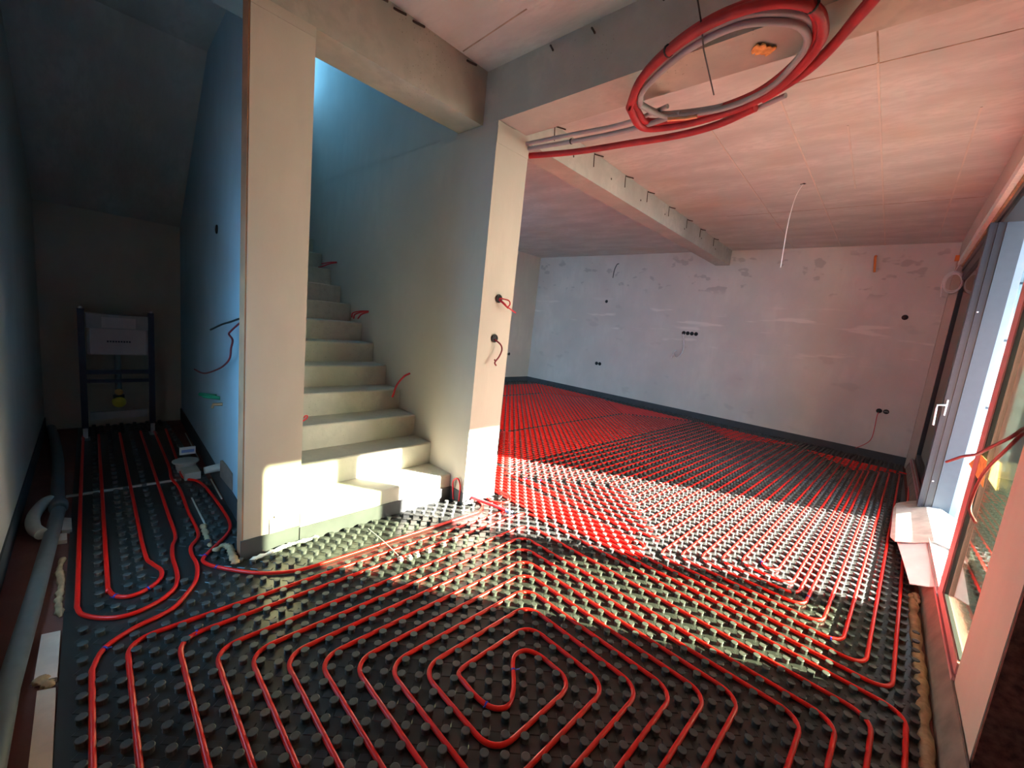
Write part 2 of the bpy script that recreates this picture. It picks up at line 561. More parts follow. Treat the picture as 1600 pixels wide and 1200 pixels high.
# perimeter edge-insulation strips
def strip(name, p0, p1, h=0.10, t=0.008, mat='edge_strip', z0=-0.008):
    p0, p1 = Vector((*p0, 0)), Vector((*p1, 0))
    d = (p1 - p0).normalized()
    nn = Vector((-d.y, d.x, 0)) * t
    return struct(name, MB().prism([(p0.x, p0.y), (p1.x, p1.y), (p1.x + nn.x, p1.y + nn.y), (p0.x + nn.x, p0.y + nn.y)], z0, h), mat)
strip('baseboard_back', (0.385, 8.40), (-7.06, 8.40), h=0.125)
strip('baseboard_kitchen', (-7.06, 8.39), (-7.06, 2.45), h=0.125)
strip('baseboard_stair_step', (-2.455, 0.94), (-2.455, 2.10), h=0.10, t=-0.007)
strip('baseboard_pillar', (-2.462, 0.63), (-2.462, 0.94), h=0.11, t=-0.008)
strip('baseboard_stair_right', (-2.455, 2.11), (-2.29, 2.11), h=0.10, t=-0.007)
strip('baseboard_wall_end', (-2.295, 2.10), (-2.295, 2.455), h=0.10, t=-0.008)
strip('baseboard_wall_far', (-2.295, 2.445), (-7.06, 2.445), h=0.10, t=-0.008)
strip('baseboard_niche', (-5.74, 0.882), (-2.57, 0.722), h=0.13, t=-0.010)
strip('baseboard_left', (-5.74, lwy(-5.74)), (-2.62, lwy(-2.62)), h=0.12, t=0.008)
strip('baseboard_left_near', (-2.62, lwy(-2.62)), (0.4, -0.25), h=0.12, t=0.008)

# ================================================================== SLIDING DOOR (right)
door = sempty('door_1', (0.5, 5.3, 0.0))
obj('bottom_rail', MB().box(0.424, 0.462, 2.58, 8.25, 0.0, 0.145), 'frame_in', door)
obj('sill', MB().box(0.462, 0.60, 2.58, 8.25, 0.0, 0.14), 'frame', door)
obj('track', MB().box(0.438, 0.444, 2.58, 8.25, 0.145, 0.16).box(0.50, 0.507, 2.58, 8.25, 0.145, 0.16), 'steel', door)
obj('top_rail', MB().box(0.47, 0.60, 2.58, 8.25, 2.75, 2.86).box(0.455, 0.47, 2.58, 8.25, 2.80, 2.86), 'frame', door)
obj('side_frame', MB().box(0.47, 0.60, 8.16, 8.25, 0.145, 2.75), 'seal', door)
# near leaf: slides on the inner track
leaf = obj('near_leaf', MB().box(0.428, 0.488, 3.33, 3.47, 0.16, 2.75).box(0.428, 0.488, 2.58, 3.33, 0.16, 0.215).box(0.428, 0.488, 2.58, 3.33, 2.66, 2.75), 'frame_in', door)
obj('pane', MB().box(0.452, 0.456, 2.56, 3.34, 0.205, 2.68), 'glass', leaf)
obj('pane', MB().box(0.470, 0.474, 2.56, 3.34, 0.205, 2.68), 'glass', leaf)
obj('seal', MB().box(0.434, 0.450, 3.305, 3.332, 0.21, 2.66).box(0.434, 0.450, 2.60, 3.305, 0.213, 0.224), 'seal', leaf)
# far leaf: fixed, several profiles deep
leaf2 = obj('far_leaf', MB().box(0.400, 0.4225, 5.445, 5.58, 0.16, 2.75).box(0.424, 0.4465, 5.462, 5.58, 0.16, 2.75).box(0.448, 0.4695, 5.452, 5.58, 0.16, 2.75)
            .box(0.471, 0.4955, 5.470, 5.58, 0.16, 2.75).box(0.47, 0.52, 5.58, 8.16, 0.16, 0.24).box(0.47, 0.52, 5.58, 8.16, 2.67, 2.75), 'frame', door)
obj('pane', MB().box(0.492, 0.500, 5.57, 8.18, 0.22, 2.70), 'glass', leaf2)
obj('end_face', MB().box(0.498, 0.612, 5.460, 5.58, 0.16, 2.75), 'frame_skylit', leaf2)
obj('seal', MB().box(0.4225, 0.424, 5.48, 5.57, 0.16, 2.75).box(0.4465, 0.448, 5.48, 5.57, 0.16, 2.75).box(0.4955, 0.498, 5.485, 5.57, 0.16, 2.75), 'seal', leaf2)
hn = MB().box(0.416, 0.427, 5.425, 5.445, 1.05, 1.195).tube([(0.421, 5.44, 1.15), (0.421, 5.405, 1.148), (0.360, 5.405, 1.138), (0.360, 5.405, 1.10), (0.366, 5.405, 0.95)], 0.0075, 8)
obj('handle', hn, 'white_handle', door)['label'] = 'white door handle'
for xx, zz in ((0.460, 1.99), (0.460, 0.43)):
    obj('bolt', MB().lathe([(0.0, -0.001), (0.007, 0.0), (0.007, 0.005), (0.0, 0.006)], (xx, 5.451, zz), (0, -1, 0), 12), 'white_handle', door)
# closed outside shutter behind the far leaf: single slats
shut = sempty('trim_6', (0.64, 6.9, 0.10))
sl = None
for k in range(45):
    z = 0.13 + k * 0.06
    if sl is None:
        sl = obj('slat', MB().box(0.622, 0.640, 5.52, 8.27, z, z + 0.0585), 'shutter', shut)
        sl0 = z
    else:
        c = sl.copy()
        COL.objects.link(c)
        c.parent = shut
        c.location = Vector(sl.location) + Vector((0, 0, z - sl0))
obj('guide_rail', MB().box(0.615, 0.66, 5.50, 5.525, 0.10, 2.86), 'shutter', shut)
# outside: downpipe and a brown-edged board in front of the white wing
dp = thing('downpipe', 'grey downpipe on the white wall outside, seen through the door gap', 'pipe', (1.13, 9.12, 0.10))
obj('tube', MB().tube([(1.13, 9.12, 0.10), (1.13, 9.12, 2.97)], 0.035, 12), 'pipe_grey', dp)
for zz in (0.35, 0.97, 1.95, 2.75):
    obj('bracket', MB().box(1.02, 1.17, 9.075, 9.20, zz, zz + 0.03), 'frame', dp)
ob = thing('board', 'pale board with a brown edge leaning on the white wall outside', 'board', (1.06, 9.02, 0.10))
obj('sheet', MB().box(1.02, 1.16, 9.015, 9.03, 0.10, 0.61), 'render_white', ob)
obj('edge', MB().box(0.995, 1.02, 9.005, 9.035, 0.10, 0.63).box(1.02, 1.18, 9.005, 9.035, 0.61, 0.63), 'brown_edge', ob)

# ================================================================== STAIRS
st = thing('staircase', 'straight raw concrete staircase rising between two plastered walls', 'staircase', (-2.455, 1.5, 0.0))
NST = 12
for k in range(NST):
    z1 = 0.203 + 0.183 * k
    x1 = -2.462 - 0.263 * k - (0.03 if 0 < k else 0)
    x0 = x1 - 0.30
    z0 = -0.008 if k == 0 else z1 - 0.183 - 0.10
    sm = MB()
    n = 10
    front = []
    for i in range(n + 1):                                   # slightly uneven nosing
        y = 0.945 + (2.105 - 0.945) * i / n
        front.append((x1 + random.uniform(-0.003, 0.003), y))
    # body with a bevelled nosing
    bev = 0.008
    top = [(fx - bev, y) for fx, y in front] + [(x0, 2.105), (x0, 0.945)]
    mid = [(fx, y) for fx, y in front] + [(x0, 2.105), (x0, 0.945)]
    m_ = len(mid)
    vs = [(x, y, z0) for x, y in mid] + [(x, y, z1 - bev) for x, y in mid] + [(x, y, z1 + random.uniform(-0.001, 0.001) * 0) for x, y in top]
    fs = [tuple(range(m_ - 1, -1, -1)), tuple(range(2 * m_, 3 * m_))]
    for r in (0, 1):
        fs += [(r * m_ + i, r * m_ + (i + 1) % m_, (r + 1) * m_ + (i + 1) % m_, (r + 1) * m_ + i) for i in range(m_)]
    sm.add(vs, fs)
    obj('step', sm, 'concrete_step', st)

# ================================================================== HEATING PANELS WITH NUBS
REG = [(-2.285, 0.345, -2.0, 2.46), (-2.445, -2.285, -2.0, 2.095), (-7.04, 0.365, 2.46, 8.385), (-5.72, -2.575, -2.0, 0.74), (-2.575, -2.445, -2.0, 0.63)]
BLEFT = -23.2                                             # the mats end here beside the left wall
def clip(poly, f):
    out = []
    for i in range(len(poly)):
        p, q = poly[i], poly[(i + 1) % len(poly)]
        a, b = f(p), f(q)
        if a >= 0:
            out.append(p)
        if (a >= 0) != (b >= 0):
            t = a / (a - b)
            out.append((p[0] + (q[0] - p[0]) * t, p[1] + (q[1] - p[1]) * t))
    return out
def inside(x, y, m=0.014):
    for x0, x1, y0, y1 in REG:
        if x0 - 0.001 <= x <= x1 and y0 <= y <= y1:
            # margin against the outer walls only
            ok = True
            for dx, dy in ((m, 0), (-m, 0), (0, m), (0, -m)):
                if not any(a <= x + dx <= b and c <= y + dy <= d for a, b, c, d in REG):
                    ok = False
            return ok
    return False

LOOSE = {
    'outer': [(-84, -22.4), (-60, -22.45), (-30, -22.4), (-25.6, -22.35), (-23.9, -21.7), (-22.6, -20.3), (-22.25, -18.9), (-22.8, -17.3), (-24.2, -15.9), (-26.5, -15.35), (-30.5, -15.3), (-33.2, -15.0), (-35.5, -14.5), (-42.5, -14.5), (-60, -14.5), (-84, -14.5)],
    'inner': [(-84, -20.4), (-60, -20.4), (-30, -20.4), (-27.4, -20.35), (-25.9, -19.9), (-25.2, -19.0), (-25.5, -17.8), (-26.7, -16.7), (-28.4, -16.45), (-30.2, -17.0), (-32.8, -17.4), (-45, -17.45), (-60, -17.5), (-84, -17.5)],
    'bulge': [(-84, -10.6), (-62, -11.2), (-54.6, -11.4), (-51.7, -9.9), (-46.5, -9.3), (-39, -9.0), (-35.2, -9.1), (-32.9, -9.8), (-30.6, -11.4), (-28.9, -12.7), (-27.9, -13.0), (-26.6, -12.5), (-24.4, -10.9), (-22.4, -9.0), (-21.0, -6.6), (-20.5, -4.0), (-20.5, 6), (-20.5, 18), (-20.7, 20.4), (-22.2, 22.2), (-25, 22.5), (-40, 22.5), (-104, 22.5)],
    'feed': [(-16.6, -21.5)] + [(-18.7, -20.8), (-20.1, -18.9), (-21.0, -16.4), (-23.2, -14.8), (-25.0, -14.0), (-27.6, -13.6), (-30.0, -13.7), (-31.9, -13.5), (-33.7, -12.6), (-36, -12.4), (-41.3, -12.5), (-50.3, -12.4), (-55, -12.8), (-62, -12.5), (-84, -12.5)],
}
LDENSE = [(q.x, q.y) for v in LOOSE.values() for q in smooth([Vector((a, b, 0)) for a, b in v], 24)]
LGRID = {}
for a, b in LDENSE:
    LGRID.setdefault((math.floor(a), math.floor(b)), []).append((a, b))
# finer sampling along the long straight stretches
for v in LOOSE.values():
    for (a0_, b0_), (a1_, b1_) in zip(v, v[1:]):
        n_ = int(max(abs(a1_ - a0_), abs(b1_ - b0_)) / 0.2)
        if n_ > 24:
            for i_ in range(n_):
                a, b = a0_ + (a1_ - a0_) * i_ / n_, b0_ + (b1_ - b0_) * i_ / n_
                LGRID.setdefault((math.floor(a), math.floor(b)), []).append((a, b))
def pressed(A, B):
    """a nub lying under one of the freely laid pipes has been cut away"""
    for i_ in (-1, 0, 1):
        for j_ in (-1, 0, 1):
            for a, b in LGRID.get((math.floor(A) + i_, math.floor(B) + j_), ()):
                if (a - A) ** 2 + (b - B) ** 2 < 0.27:
                    return True
    return False

NS = 12
def nub_mesh():
    mb = MB()
    mb.lathe([(0.0150, 0.0), (0.0136, 0.0155), (0.0166, 0.0180), (0.0164, 0.0206), (0.0142, 0.0220), (0.0, 0.0222)], (0, 0, 0), (0, 0, 1), NS)
    return mb
NUBV, NUBF, NUBS = (lambda m: (m.v, [f for f in m.f if not (len(f) == NS and all(i < 99999 for i in f) and f == m.f[-1])], m.sm))(nub_mesh())
NUBS = [False] * len(NUBF)
nub_single = None
A0, B0, PA_, PB_ = -146, -24, 20, 16
panels = []
def panel_origin(polys):
    xs = [q[0] for p in polys for q in p]
    ys = [q[1] for p in polys for q in p]
    return (sum(xs) / len(xs), sum(ys) / len(ys), -0.008)
allnubs = []
for ia in range(0, 9):
    for ib in range(0, 11):
        a0, a1 = A0 + ia * PA_, A0 + (ia + 1) * PA_
        b0, b1 = B0 + ib * PB_, B0 + (ib + 1) * PB_
        e = 0.02
        quad = [LW(a0 + e, b0 + e)[:2], LW(a1 - e, b0 + e)[:2], LW(a1 - e, b1 - e)[:2], LW(a0 + e, b1 - e)[:2]]
        polys = []
        for x0, x1, y0, y1 in REG:
            p = clip(quad, lambda q: q[0] - x0)
            for f in (lambda q: x1 - q[0], lambda q: q[1] - y0, lambda q: y1 - q[1], lambda q: unLW(*q)[1] - BLEFT):
                if len(p) > 2:
                    p = clip(p, f)
            if len(p) > 2:
                ar = abs(sum(p[i][0] * p[(i + 1) % len(p)][1] - p[(i + 1) % len(p)][0] * p[i][1] for i in range(len(p)))) / 2
                if ar > 1e-4:
                    polys.append(p)
        if not polys:
            continue
        nubs, plates = [], []
        for A in range(a0, a1):
            for B in range(b0, b1):
                if B < BLEFT + 0.3:
                    continue
                x, y, _ = LW(A + 0.0, B + 0.0)
                if not inside(x, y):
                    continue
                if pressed(A, B):
                    continue
                if (A + B) % 2 == 0:
                    nubs.append((x, y))
                else:
                    plates.append((x, y))
        if len(nubs) < 3 and sum(1 for p in polys) and len(polys[0]) < 3:
            continue
        mb = MB()
        for p in polys:
            mb.prism(p, -0.008, 0.0)
        # low raised plates between the nubs
        for x, y in plates:
            h = 0.0135
            hw, hl = 0.0135, 0.0215
            cx = [(-hw, -hl), (hw, -hl), (hw, hl), (-hw, hl)]
            r = YAW - math.pi / 4
            cc, ss = math.cos(r), math.sin(r)
            o = len(mb.v)
            b_ = [(x + u * cc - v * ss, y + u * ss + v * cc) for u, v in cx]
            t_ = [(x + 0.86 * (u * cc - v * ss), y + 0.86 * (u * ss + v * cc)) for u, v in cx]
            mb.add([(p[0], p[1], 0.0) for p in b_] + [(p[0], p[1], 0.0022) for p in t_],
                   [(4, 5, 6, 7), (0, 1, 5, 4), (1, 2, 6, 5), (2, 3, 7, 6), (3, 0, 4, 7)])
        po = obj('heating_panel', mb, 'nub', FLOOR, panel_origin(polys))
        panels.append(po)
        for x, y in nubs:
            allnubs.append((x, y, len(panels) - 1))
# the nubs that show largest are parts of their own, the rest of each panel is joined
def depth(x, y):
    return -0.6634 * x + 0.7346 * y + 0.1427 * 1.45
def vis(n):
    x, y = n[0], n[1]
    d = depth(x, y)
    if d < 0.3:
        return 1e9
    u = (0.7277 * x + 0.6777 * y - 0.1057 * 1.45) / d
    v = (0.1744 * x - 0.0338 * y + 0.9841 * 1.45) / d
    if abs(u) > 1.22 or v > 0.91:
        return 1e9
    return d
order = sorted(range(len(allnubs)), key=lambda i: vis(allnubs[i]))
single = set(i for i in order[:300] if vis(allnubs[i]) < 1e8)
rest = {}
nm = bpy.data.meshes.new('nub')
nm.from_pydata(NUBV, [], NUBF)
nm.polygons.foreach_set('use_smooth', NUBS)
nm.materials.append(M['nub_top'])
for i, (x, y, k) in enumerate(allnubs):
    if i in single:
        o = bpy.data.objects.new('nub', nm)
        COL.objects.link(o)
        o.parent = panels[k]
        pl = panels[k].location
        o.location = (x - pl.x, y - pl.y, 0 - pl.z)
    else:
        rest.setdefault(k, []).append((x, y))
for k, pts in rest.items():
    mb = MB()
    for x, y in pts:
        mb.add([(x + v[0], y + v[1], v[2]) for v in NUBV], NUBF, False)
    o = obj('nubs', mb, 'nub_top', panels[k])
    o['kind'] = 'stuff'

# ================================================================== HEATING PIPES
PR = 0.0096
def route(corners, soft=0.95):
    """square route on the half-lines of the lattice: corners cut by one unit, then rounded"""
    P = [Vector((a, b)) for a, b in corners]
    Q = [P[0]]
    for i in range(1, len(P) - 1):
        d0 = (P[i] - P[i - 1]).normalized()
        d1 = (P[i + 1] - P[i]).normalized()
        if abs(d0.dot(d1)) > 0.98:
            Q.append(P[i])
            continue
        c = min(1.0, (P[i] - P[i - 1]).length * 0.4, (P[i + 1] - P[i]).length * 0.4)
        Q.append(P[i] - d0 * c)
        Q.append(P[i] + d1 * c)
    Q.append(P[-1])
    out = [Q[0]]
    for i in range(1, len(Q) - 1):
        l0, l1 = (Q[i] - Q[i - 1]).length, (Q[i + 1] - Q[i]).length
        a = Q[i] + (Q[i - 1] - Q[i]).normalized() * min(soft, l0 * 0.49)
        b = Q[i] + (Q[i + 1] - Q[i]).normalized() * min(soft, l1 * 0.49)
        for s in range(5):
            t = s / 4
            out.append(a * (1 - t) ** 2 + Q[i] * 2 * t * (1 - t) + b * t * t)
    out.append(Q[-1])
    return out
def pipe_pts(path):
    return [LW(p[0], p[1], 0.0112) for p in path]
def pipe(label, path, extra=None):
    mb = MB().tube(pipe_pts(path), PR, 8)
    o = obj('heating_pipe', mb, 'pipe')
    tag(o, label, 'heating pipe')
    return o
def tie(parent, A, B, dA, dB, mat='blue'):
    c = Vector(LW(A, B, 0.0112))
    d = (Vector(LW(A + dA, B + dB, 0.0112)) - c).normalized()
    mb = MB().tube([c - d * 0.0035, c + d * 0.0035], 0.0112, 10)
    s = d.cross(Vector((0, 0, 1)))
    mb.tube([c + s * 0.010 + Vector((0, 0, 0.004)), c + s * 0.026 + Vector((0, 0, 0.010))], 0.002, 5)
    obj('cable_tie', mb, mat, parent)

armX = [(4.6, 2.0), (7.5 - 3.0, 6.5)]
# centre of the spiral: out of one arm and into the other
c_left = [(0.5, -0.5)]
inner = [Vector((1.6, -0.5)), Vector((3.6, -0.55)), Vector((4.9, -0.15)), Vector((5.45, 0.8)), Vector((4.9, 1.9)), Vector((4.0, 2.9)), Vector((2.9, 3.9)), Vector((2.35, 4.8)), Vector((2.6, 5.9)), Vector((3.7, 6.45)), Vector((5.2, 6.5))]
inner3 = [Vector((p.x, p.y, 0)) for p in inner]
inner_s = [Vector((p.x, p.y)) for p in smooth(inner3, 4)]
arm_out1 = route([(5.2, 6.5), (7.5, 6.5), (7.5, -2.5), (-1.5, -2.5), (-1.5, 10.5), (11.5, 10.5), (11.5, -6.5), (-5.5, -6.5), (-5.5, 14.5), (15.5, 14.5), (15.5, -10.5), (-9.5, -10.5),
                  (-9.5, 18.5), (21.5, 18.5), (21.5, -14.5), (-13.5, -14.5), (-13.5, 23.5), (25.5, 23.5), (25.5, -19.5), (-18.5, -19.5), (-18.5, 24.5), (-104, 24.5)])
p1_meas = LOOSE['feed'][1:]
arm_out2 = route([(1.6, -0.5), (0.5, -0.5), (0.5, 8.5), (9.5, 8.5), (9.5, -4.5), (-3.5, -4.5), (-3.5, 12.5), (13.5, 12.5), (13.5, -8.5), (-7.5, -8.5), (-7.5, 16.5), (17.5, 16.5), (17.5, -12.5), (-11.5, -12.5),
                  (-11.5, 20.5), (23.5, 20.5), (23.5, -16.5), (-16.5, -16.5), (-16.5, 26.5), (27.5, 26.5), (27.5, -21.5), (-16.6, -21.5)])
tail = [Vector((p.x, p.y)) for p in smooth([Vector((-16.6, -21.5, 0))] + [Vector((a, b, 0)) for a, b in p1_meas], 4)]
c1 = list(reversed(arm_out1)) + list(reversed(inner_s))[1:-1] + arm_out2 + tail[1:]
p = pipe('long red heating pipe wound as a double spiral over the foreground floor', c1)
tie(p, -18.6, -20.8, -0.8, 0.6)
tie(p, -16.5, -15.2, 0.2, 1)
tie(p, 4.3, -0.40, 1, 0.3)
tie(p, 3.4, 3.45, -1, 0.9)
tie(p, -17.6, 24.5, 1, 0.1, 'blue_pale')

def loose(label, pts, k=5):
    return pipe(label, [Vector((q.x, q.y)) for q in smooth([Vector((a, b, 0)) for a, b in pts], k)])
p = loose('red heating pipe nearest the left wall, running into the niche in a wide loop', LOOSE['outer'])
p = loose('red heating pipe looping back inside the wider niche loop, blue tie at its bend', LOOSE['inner'])
tie(p, -25.9, -19.9, 1, 0.7)
tie(p, -25.6, -17.7, -0.4, 1)
p = loose('red heating pipe bulging towards the pillar foot then running along the stair', LOOSE['bulge'])
tie(p, -28.9, -12.7, 1, -0.7)
tie(p, -26.0, -12.1, 1, 1)

p = pipe('red heating pipe circuit beside the glazed door, fitted along the right edge of the floor',
         route([(-104, 28.5), (26.5, 28.5), (26.5, 134.5), (2.5, 134.5), (2.5, 32.5), (22.5, 32.5), (22.5, 130.5), (6.5, 130.5), (6.5, 36.5), (18.5, 36.5), (18.5, 126.5), (10.5, 126.5), (10.5, 40.5), (16.5, 40.5), (16.5, 122.5), (14.5, 122.5), (14.5, 42.5),
                (12.5, 42.5), (12.5, 124.5), (17.5, 124.5), (17.5, 38.5), (8.5, 38.5), (8.5, 128.5), (20.5, 128.5), (20.5, 34.5), (4.5, 34.5), (4.5, 132.5), (24.5, 132.5), (24.5, 30.5), (-104, 30.5)]))
tie(p, 18.5, 39.4, 0.1, 1)
tie(p, 12.5, 43.4, 0.1, 1)
tie(p, 21.6, 32.5, 1, 0.1)
p = pipe('red heating pipe circuit in the middle of the room reaching the back wall',
         route([(-104, 36.5), (-31.5, 36.5), (-31.5, 137.5), (0.5, 137.5), (0.5, 36.5), (-27.5, 36.5), (-27.5, 133.5), (-3.5, 133.5), (-3.5, 40.5), (-23.5, 40.5), (-23.5, 129.5), (-7.5, 129.5), (-7.5, 44.5), (-19.5, 44.5), (-19.5, 125.5), (-11.5, 125.5), (-11.5, 48.5), (-15.5, 48.5), (-15.5, 121.5),
                (-13.5, 121.5), (-13.5, 50.5)]))
tie(p, -25.9, 36.5, 1, 0.1)
p = pipe('red heating pipe circuit nested inside the middle circuit, between its rows',
         route([(-104, 34.5), (-29.5, 34.5), (-29.5, 135.5), (-1.5, 135.5), (-1.5, 38.5), (-25.5, 38.5), (-25.5, 131.5), (-5.5, 131.5), (-5.5, 42.5), (-21.5, 42.5), (-21.5, 127.5), (-9.5, 127.5), (-9.5, 46.5), (-17.5, 46.5), (-17.5, 123.5), (-12.6, 123.5)]))
tie(p, -23.9, 38.5, 1, 0.1)
# kitchen end: two more circuits
def spiral(a0, a1, b0, b1, step=2.0):
    pts = [(a0, b0), (a1, b0)]
    while a1 - a0 > step * 1.6 and b1 - b0 > step * 1.6:
        pts += [(a1, b1), (a0, b1)]
        b0 += step
        pts += [(a0, b0)]
        a1 -= step
        pts += [(a1, b0)]
        b1 -= step
        a0 += step
    return pts
p = pipe('red heating pipe circuit beyond the stair wall, in the near part of the far floor', route([(-104, 38.5)] + spiral(-71.5, -33.5, 38.5, 137.5, 1.0)))
p = pipe('red heating pipe circuit in the far left corner of the floor under the back wall', route([(-104, 40.5)] + spiral(-113.5, -72.5, 42.5, 139.5, 1.0)))
p = pipe('red feed pipe doubling back in a narrow loop in front of the middle circuit', route([(-104, 31.5), (0.5, 31.5), (0.5, 33.5), (-104, 33.5)]))
p = pipe('straight red feed pipe running between two door circuit feeds', route([(-104, 29.5), (-50, 29.5), (1.5, 29.5)]))
p = pipe('straight red feed pipe inside the narrow doubled-back loop', route([(-104, 32.5), (-50, 32.5), (-1.5, 32.5)]))
p = pipe('straight red feed pipe just below the fronts of the middle circuits', route([(-104, 35.5), (-50, 35.5), (-2.5, 35.5)]))
p = pipe('straight red feed pipe nearest the blue-ended sleeve', route([(-104, 27.5), (-50, 27.5), (-13.5, 27.5)]))

# red sleeve with a blue end lying over the pipes at the wall end
sv = MB().tube(smooth([LW(-26.5, 20.9, 0.03), LW(-24.3, 21.4, 0.042), LW(-20.8, 22.5, 0.040), LW(-17.9, 23.3, 0.034)], 4), 0.0125, 10)
so = obj('pipe_sleeve', sv, 'wire_red')
tag(so, 'short red sleeve with a pale blue end lying on the pipes at the wall corner', 'sleeve')
obj('blue_end', MB().tube([LW(-17.95, 23.28, 0.034), LW(-17.2, 23.5, 0.033)], 0.0135, 10), 'blue_pale', so)['label'] = 'pale blue end'
u_ = obj('pipe_offcut', MB().tube(smooth([LW(-24, 27.4, 0.03), LW(-21.6, 27.3, 0.045), LW(-19.9, 26.1, 0.045), LW(-20.0, 24.4, 0.042), LW(-21.8, 23.4, 0.036)], 5), 0.0085, 8), 'pipe')
tag(u_, 'curved red pipe end turning back at the foot of the wall end', 'pipe')

# ================================================================== HOSES UNDER THE BEAM
ring = [(-1.338, 2.233), (-1.178, 2.041), (-0.981, 1.906), (-0.805, 1.837), (-0.659, 1.826), (-0.537, 1.861), (-0.452, 1.949), (-0.431, 2.063), (-0.460, 2.201), (-0.587, 2.380), (-0.766, 2.516), (-1.009, 2.572), (-1.230, 2.563), (-1.378, 2.480)]
ring = [unL for unL in ring]
def rot_pt(x, y, z):
    return (x * 1.0, y * 1.0, z)
RING = []
RING_SRC = [(-1.352, 2.240), (-1.192, 2.043), (-0.992, 1.909), (-0.812, 1.838), (-0.665, 1.826), (-0.541, 1.861), (-0.456, 1.948), (-0.434, 2.062), (-0.464, 2.200), (-0.592, 2.379), (-0.773, 2.516), (-1.020, 2.573), (-1.244, 2.565), (-1.394, 2.483)]
rh = thing('hose_coil', 'red foam-sleeved hose hanging in an oval coil under the ceiling beam', 'hose', (-0.9, 2.2, 2.70))
loop = [(x, y, 2.745) for x, y in RING_SRC]
full = smooth(loop + loop[:1], 5)
a_ = MB().tube(full + [full[1]], 0.021, 10)
obj('inner_turn', MB().tube([Vector((-0.9 + (q.x + 0.9) * 0.955, 2.2 + (q.y - 2.2) * 0.945, q.z + 0.026)) for q in full] , 0.021, 10), 'hose', rh)
obj('outer_turn', a_, 'hose', rh)
obj('left_tail', MB().tube(smooth([(-2.33, 2.50, 2.752), (-1.966, 2.602, 2.750), (-1.581, 2.655, 2.748), (-1.251, 2.690, 2.744), (-1.0, 2.665, 2.742), (-0.78, 2.575, 2.742)], 5), 0.021, 10), 'hose', rh)
obj('right_tail', MB().tube(smooth([(-0.74, 2.545, 2.762), (-0.557, 2.412, 2.758), (-0.447, 2.290, 2.756), (-0.352, 2.143, 2.754), (-0.282, 2.036, 2.752), (-0.2, 1.90, 2.76), (-0.1, 1.70, 2.80)], 5)
                               , 0.021, 10).tube(smooth([(-0.71, 2.55, 2.790), (-0.55, 2.435, 2.790), (-0.43, 2.300, 2.79), (-0.335, 2.145, 2.790), (-0.262, 2.030, 2.79), (-0.18, 1.89, 2.80), (-0.08, 1.70, 2.83)], 5), 0.019, 10), 'hose', rh)
for c, d in (((-0.99, 1.909, 2.75), (0.9, -0.42, 0)), ((-0.456, 1.948, 2.75), (-0.3, -1, 0)), ((-0.6, 2.40, 2.76), (0.7, -0.75, 0))):
    c, d = Vector(c), Vector(d).normalized()
    obj('tie', MB().tube([c - d * 0.004, c + d * 0.004], 0.027, 12), 'black', rh)
gh = thing('grey_conduit', 'grey conduit coiled inside the red hose coil with a copper end', 'conduit', (-0.9, 2.2, 2.72))
GR = [(-1.299, 2.264), (-1.251, 2.414), (-1.170, 2.470), (-0.93, 2.521), (-0.698, 2.445), (-0.551, 2.272), (-0.496, 2.158), (-0.508, 2.048), (-0.582, 1.969), (-0.709, 1.914), (-0.9, 1.944), (-1.092, 2.044), (-1.235, 2.153)]
gl_ = smooth([(x, y, 2.752) for x, y in GR] + [(GR[0][0], GR[0][1], 2.755)], 5)
obj('coil', MB().tube(gl_, 0.015, 10).tube([Vector((-0.9 + (q.x + 0.9) * 1.05, 2.2 + (q.y - 2.2) * 1.05, q.z + 0.022)) for q in gl_], 0.015, 10), 'grey_hose', gh)
obj('left_tail', MB().tube(smooth([(-2.32, 2.44, 2.775), (-1.878, 2.490, 2.768), (-1.584, 2.505, 2.760), (-1.38, 2.50, 2.758), (-1.15, 2.47, 2.757)], 5), 0.015, 10)
    .tube(smooth([(-2.32, 2.41, 2.80), (-1.9, 2.455, 2.80), (-1.60, 2.475, 2.79), (-1.40, 2.455, 2.785), (-1.2, 2.40, 2.78)], 5), 0.013, 10), 'grey_hose', gh)
obj('right_end', MB().tube(smooth([(-0.97, 2.66, 2.76), (-0.80, 2.625, 2.758), (-0.64, 2.552, 2.755)], 4), 0.013, 8), 'grey_hose', gh)
obj('copper_end', MB().tube([(-1.215, 2.455, 2.735), (-1.12, 2.49, 2.733), (-1.06, 2.50, 2.733)], [0.013, 0.011, 0.010], 8), 'brass', gh)['label'] = 'copper coloured cut end'
for c, d in (((-1.93, 2.485, 2.77), (1, 0.06, 0)),):
    c, d = Vector(c), Vector(d).normalized()
    obj('tie', MB().tube([c - d * 0.004, c + d * 0.004], 0.019, 12), 'black', gh)
tw = MB().tube([(-0.812, 1.66, 2.846), (-0.826, 1.83, 2.775)], 0.0035, 6)
tw.tube([(-0.826, 1.83, 2.775), (-0.845, 1.95, 2.727), (-0.905, 2.295, 2.715)], 0.0035, 6)
tag(obj('tie_wire', tw, 'wire_black'), 'thin black wire holding up the red hose coil', 'wire')

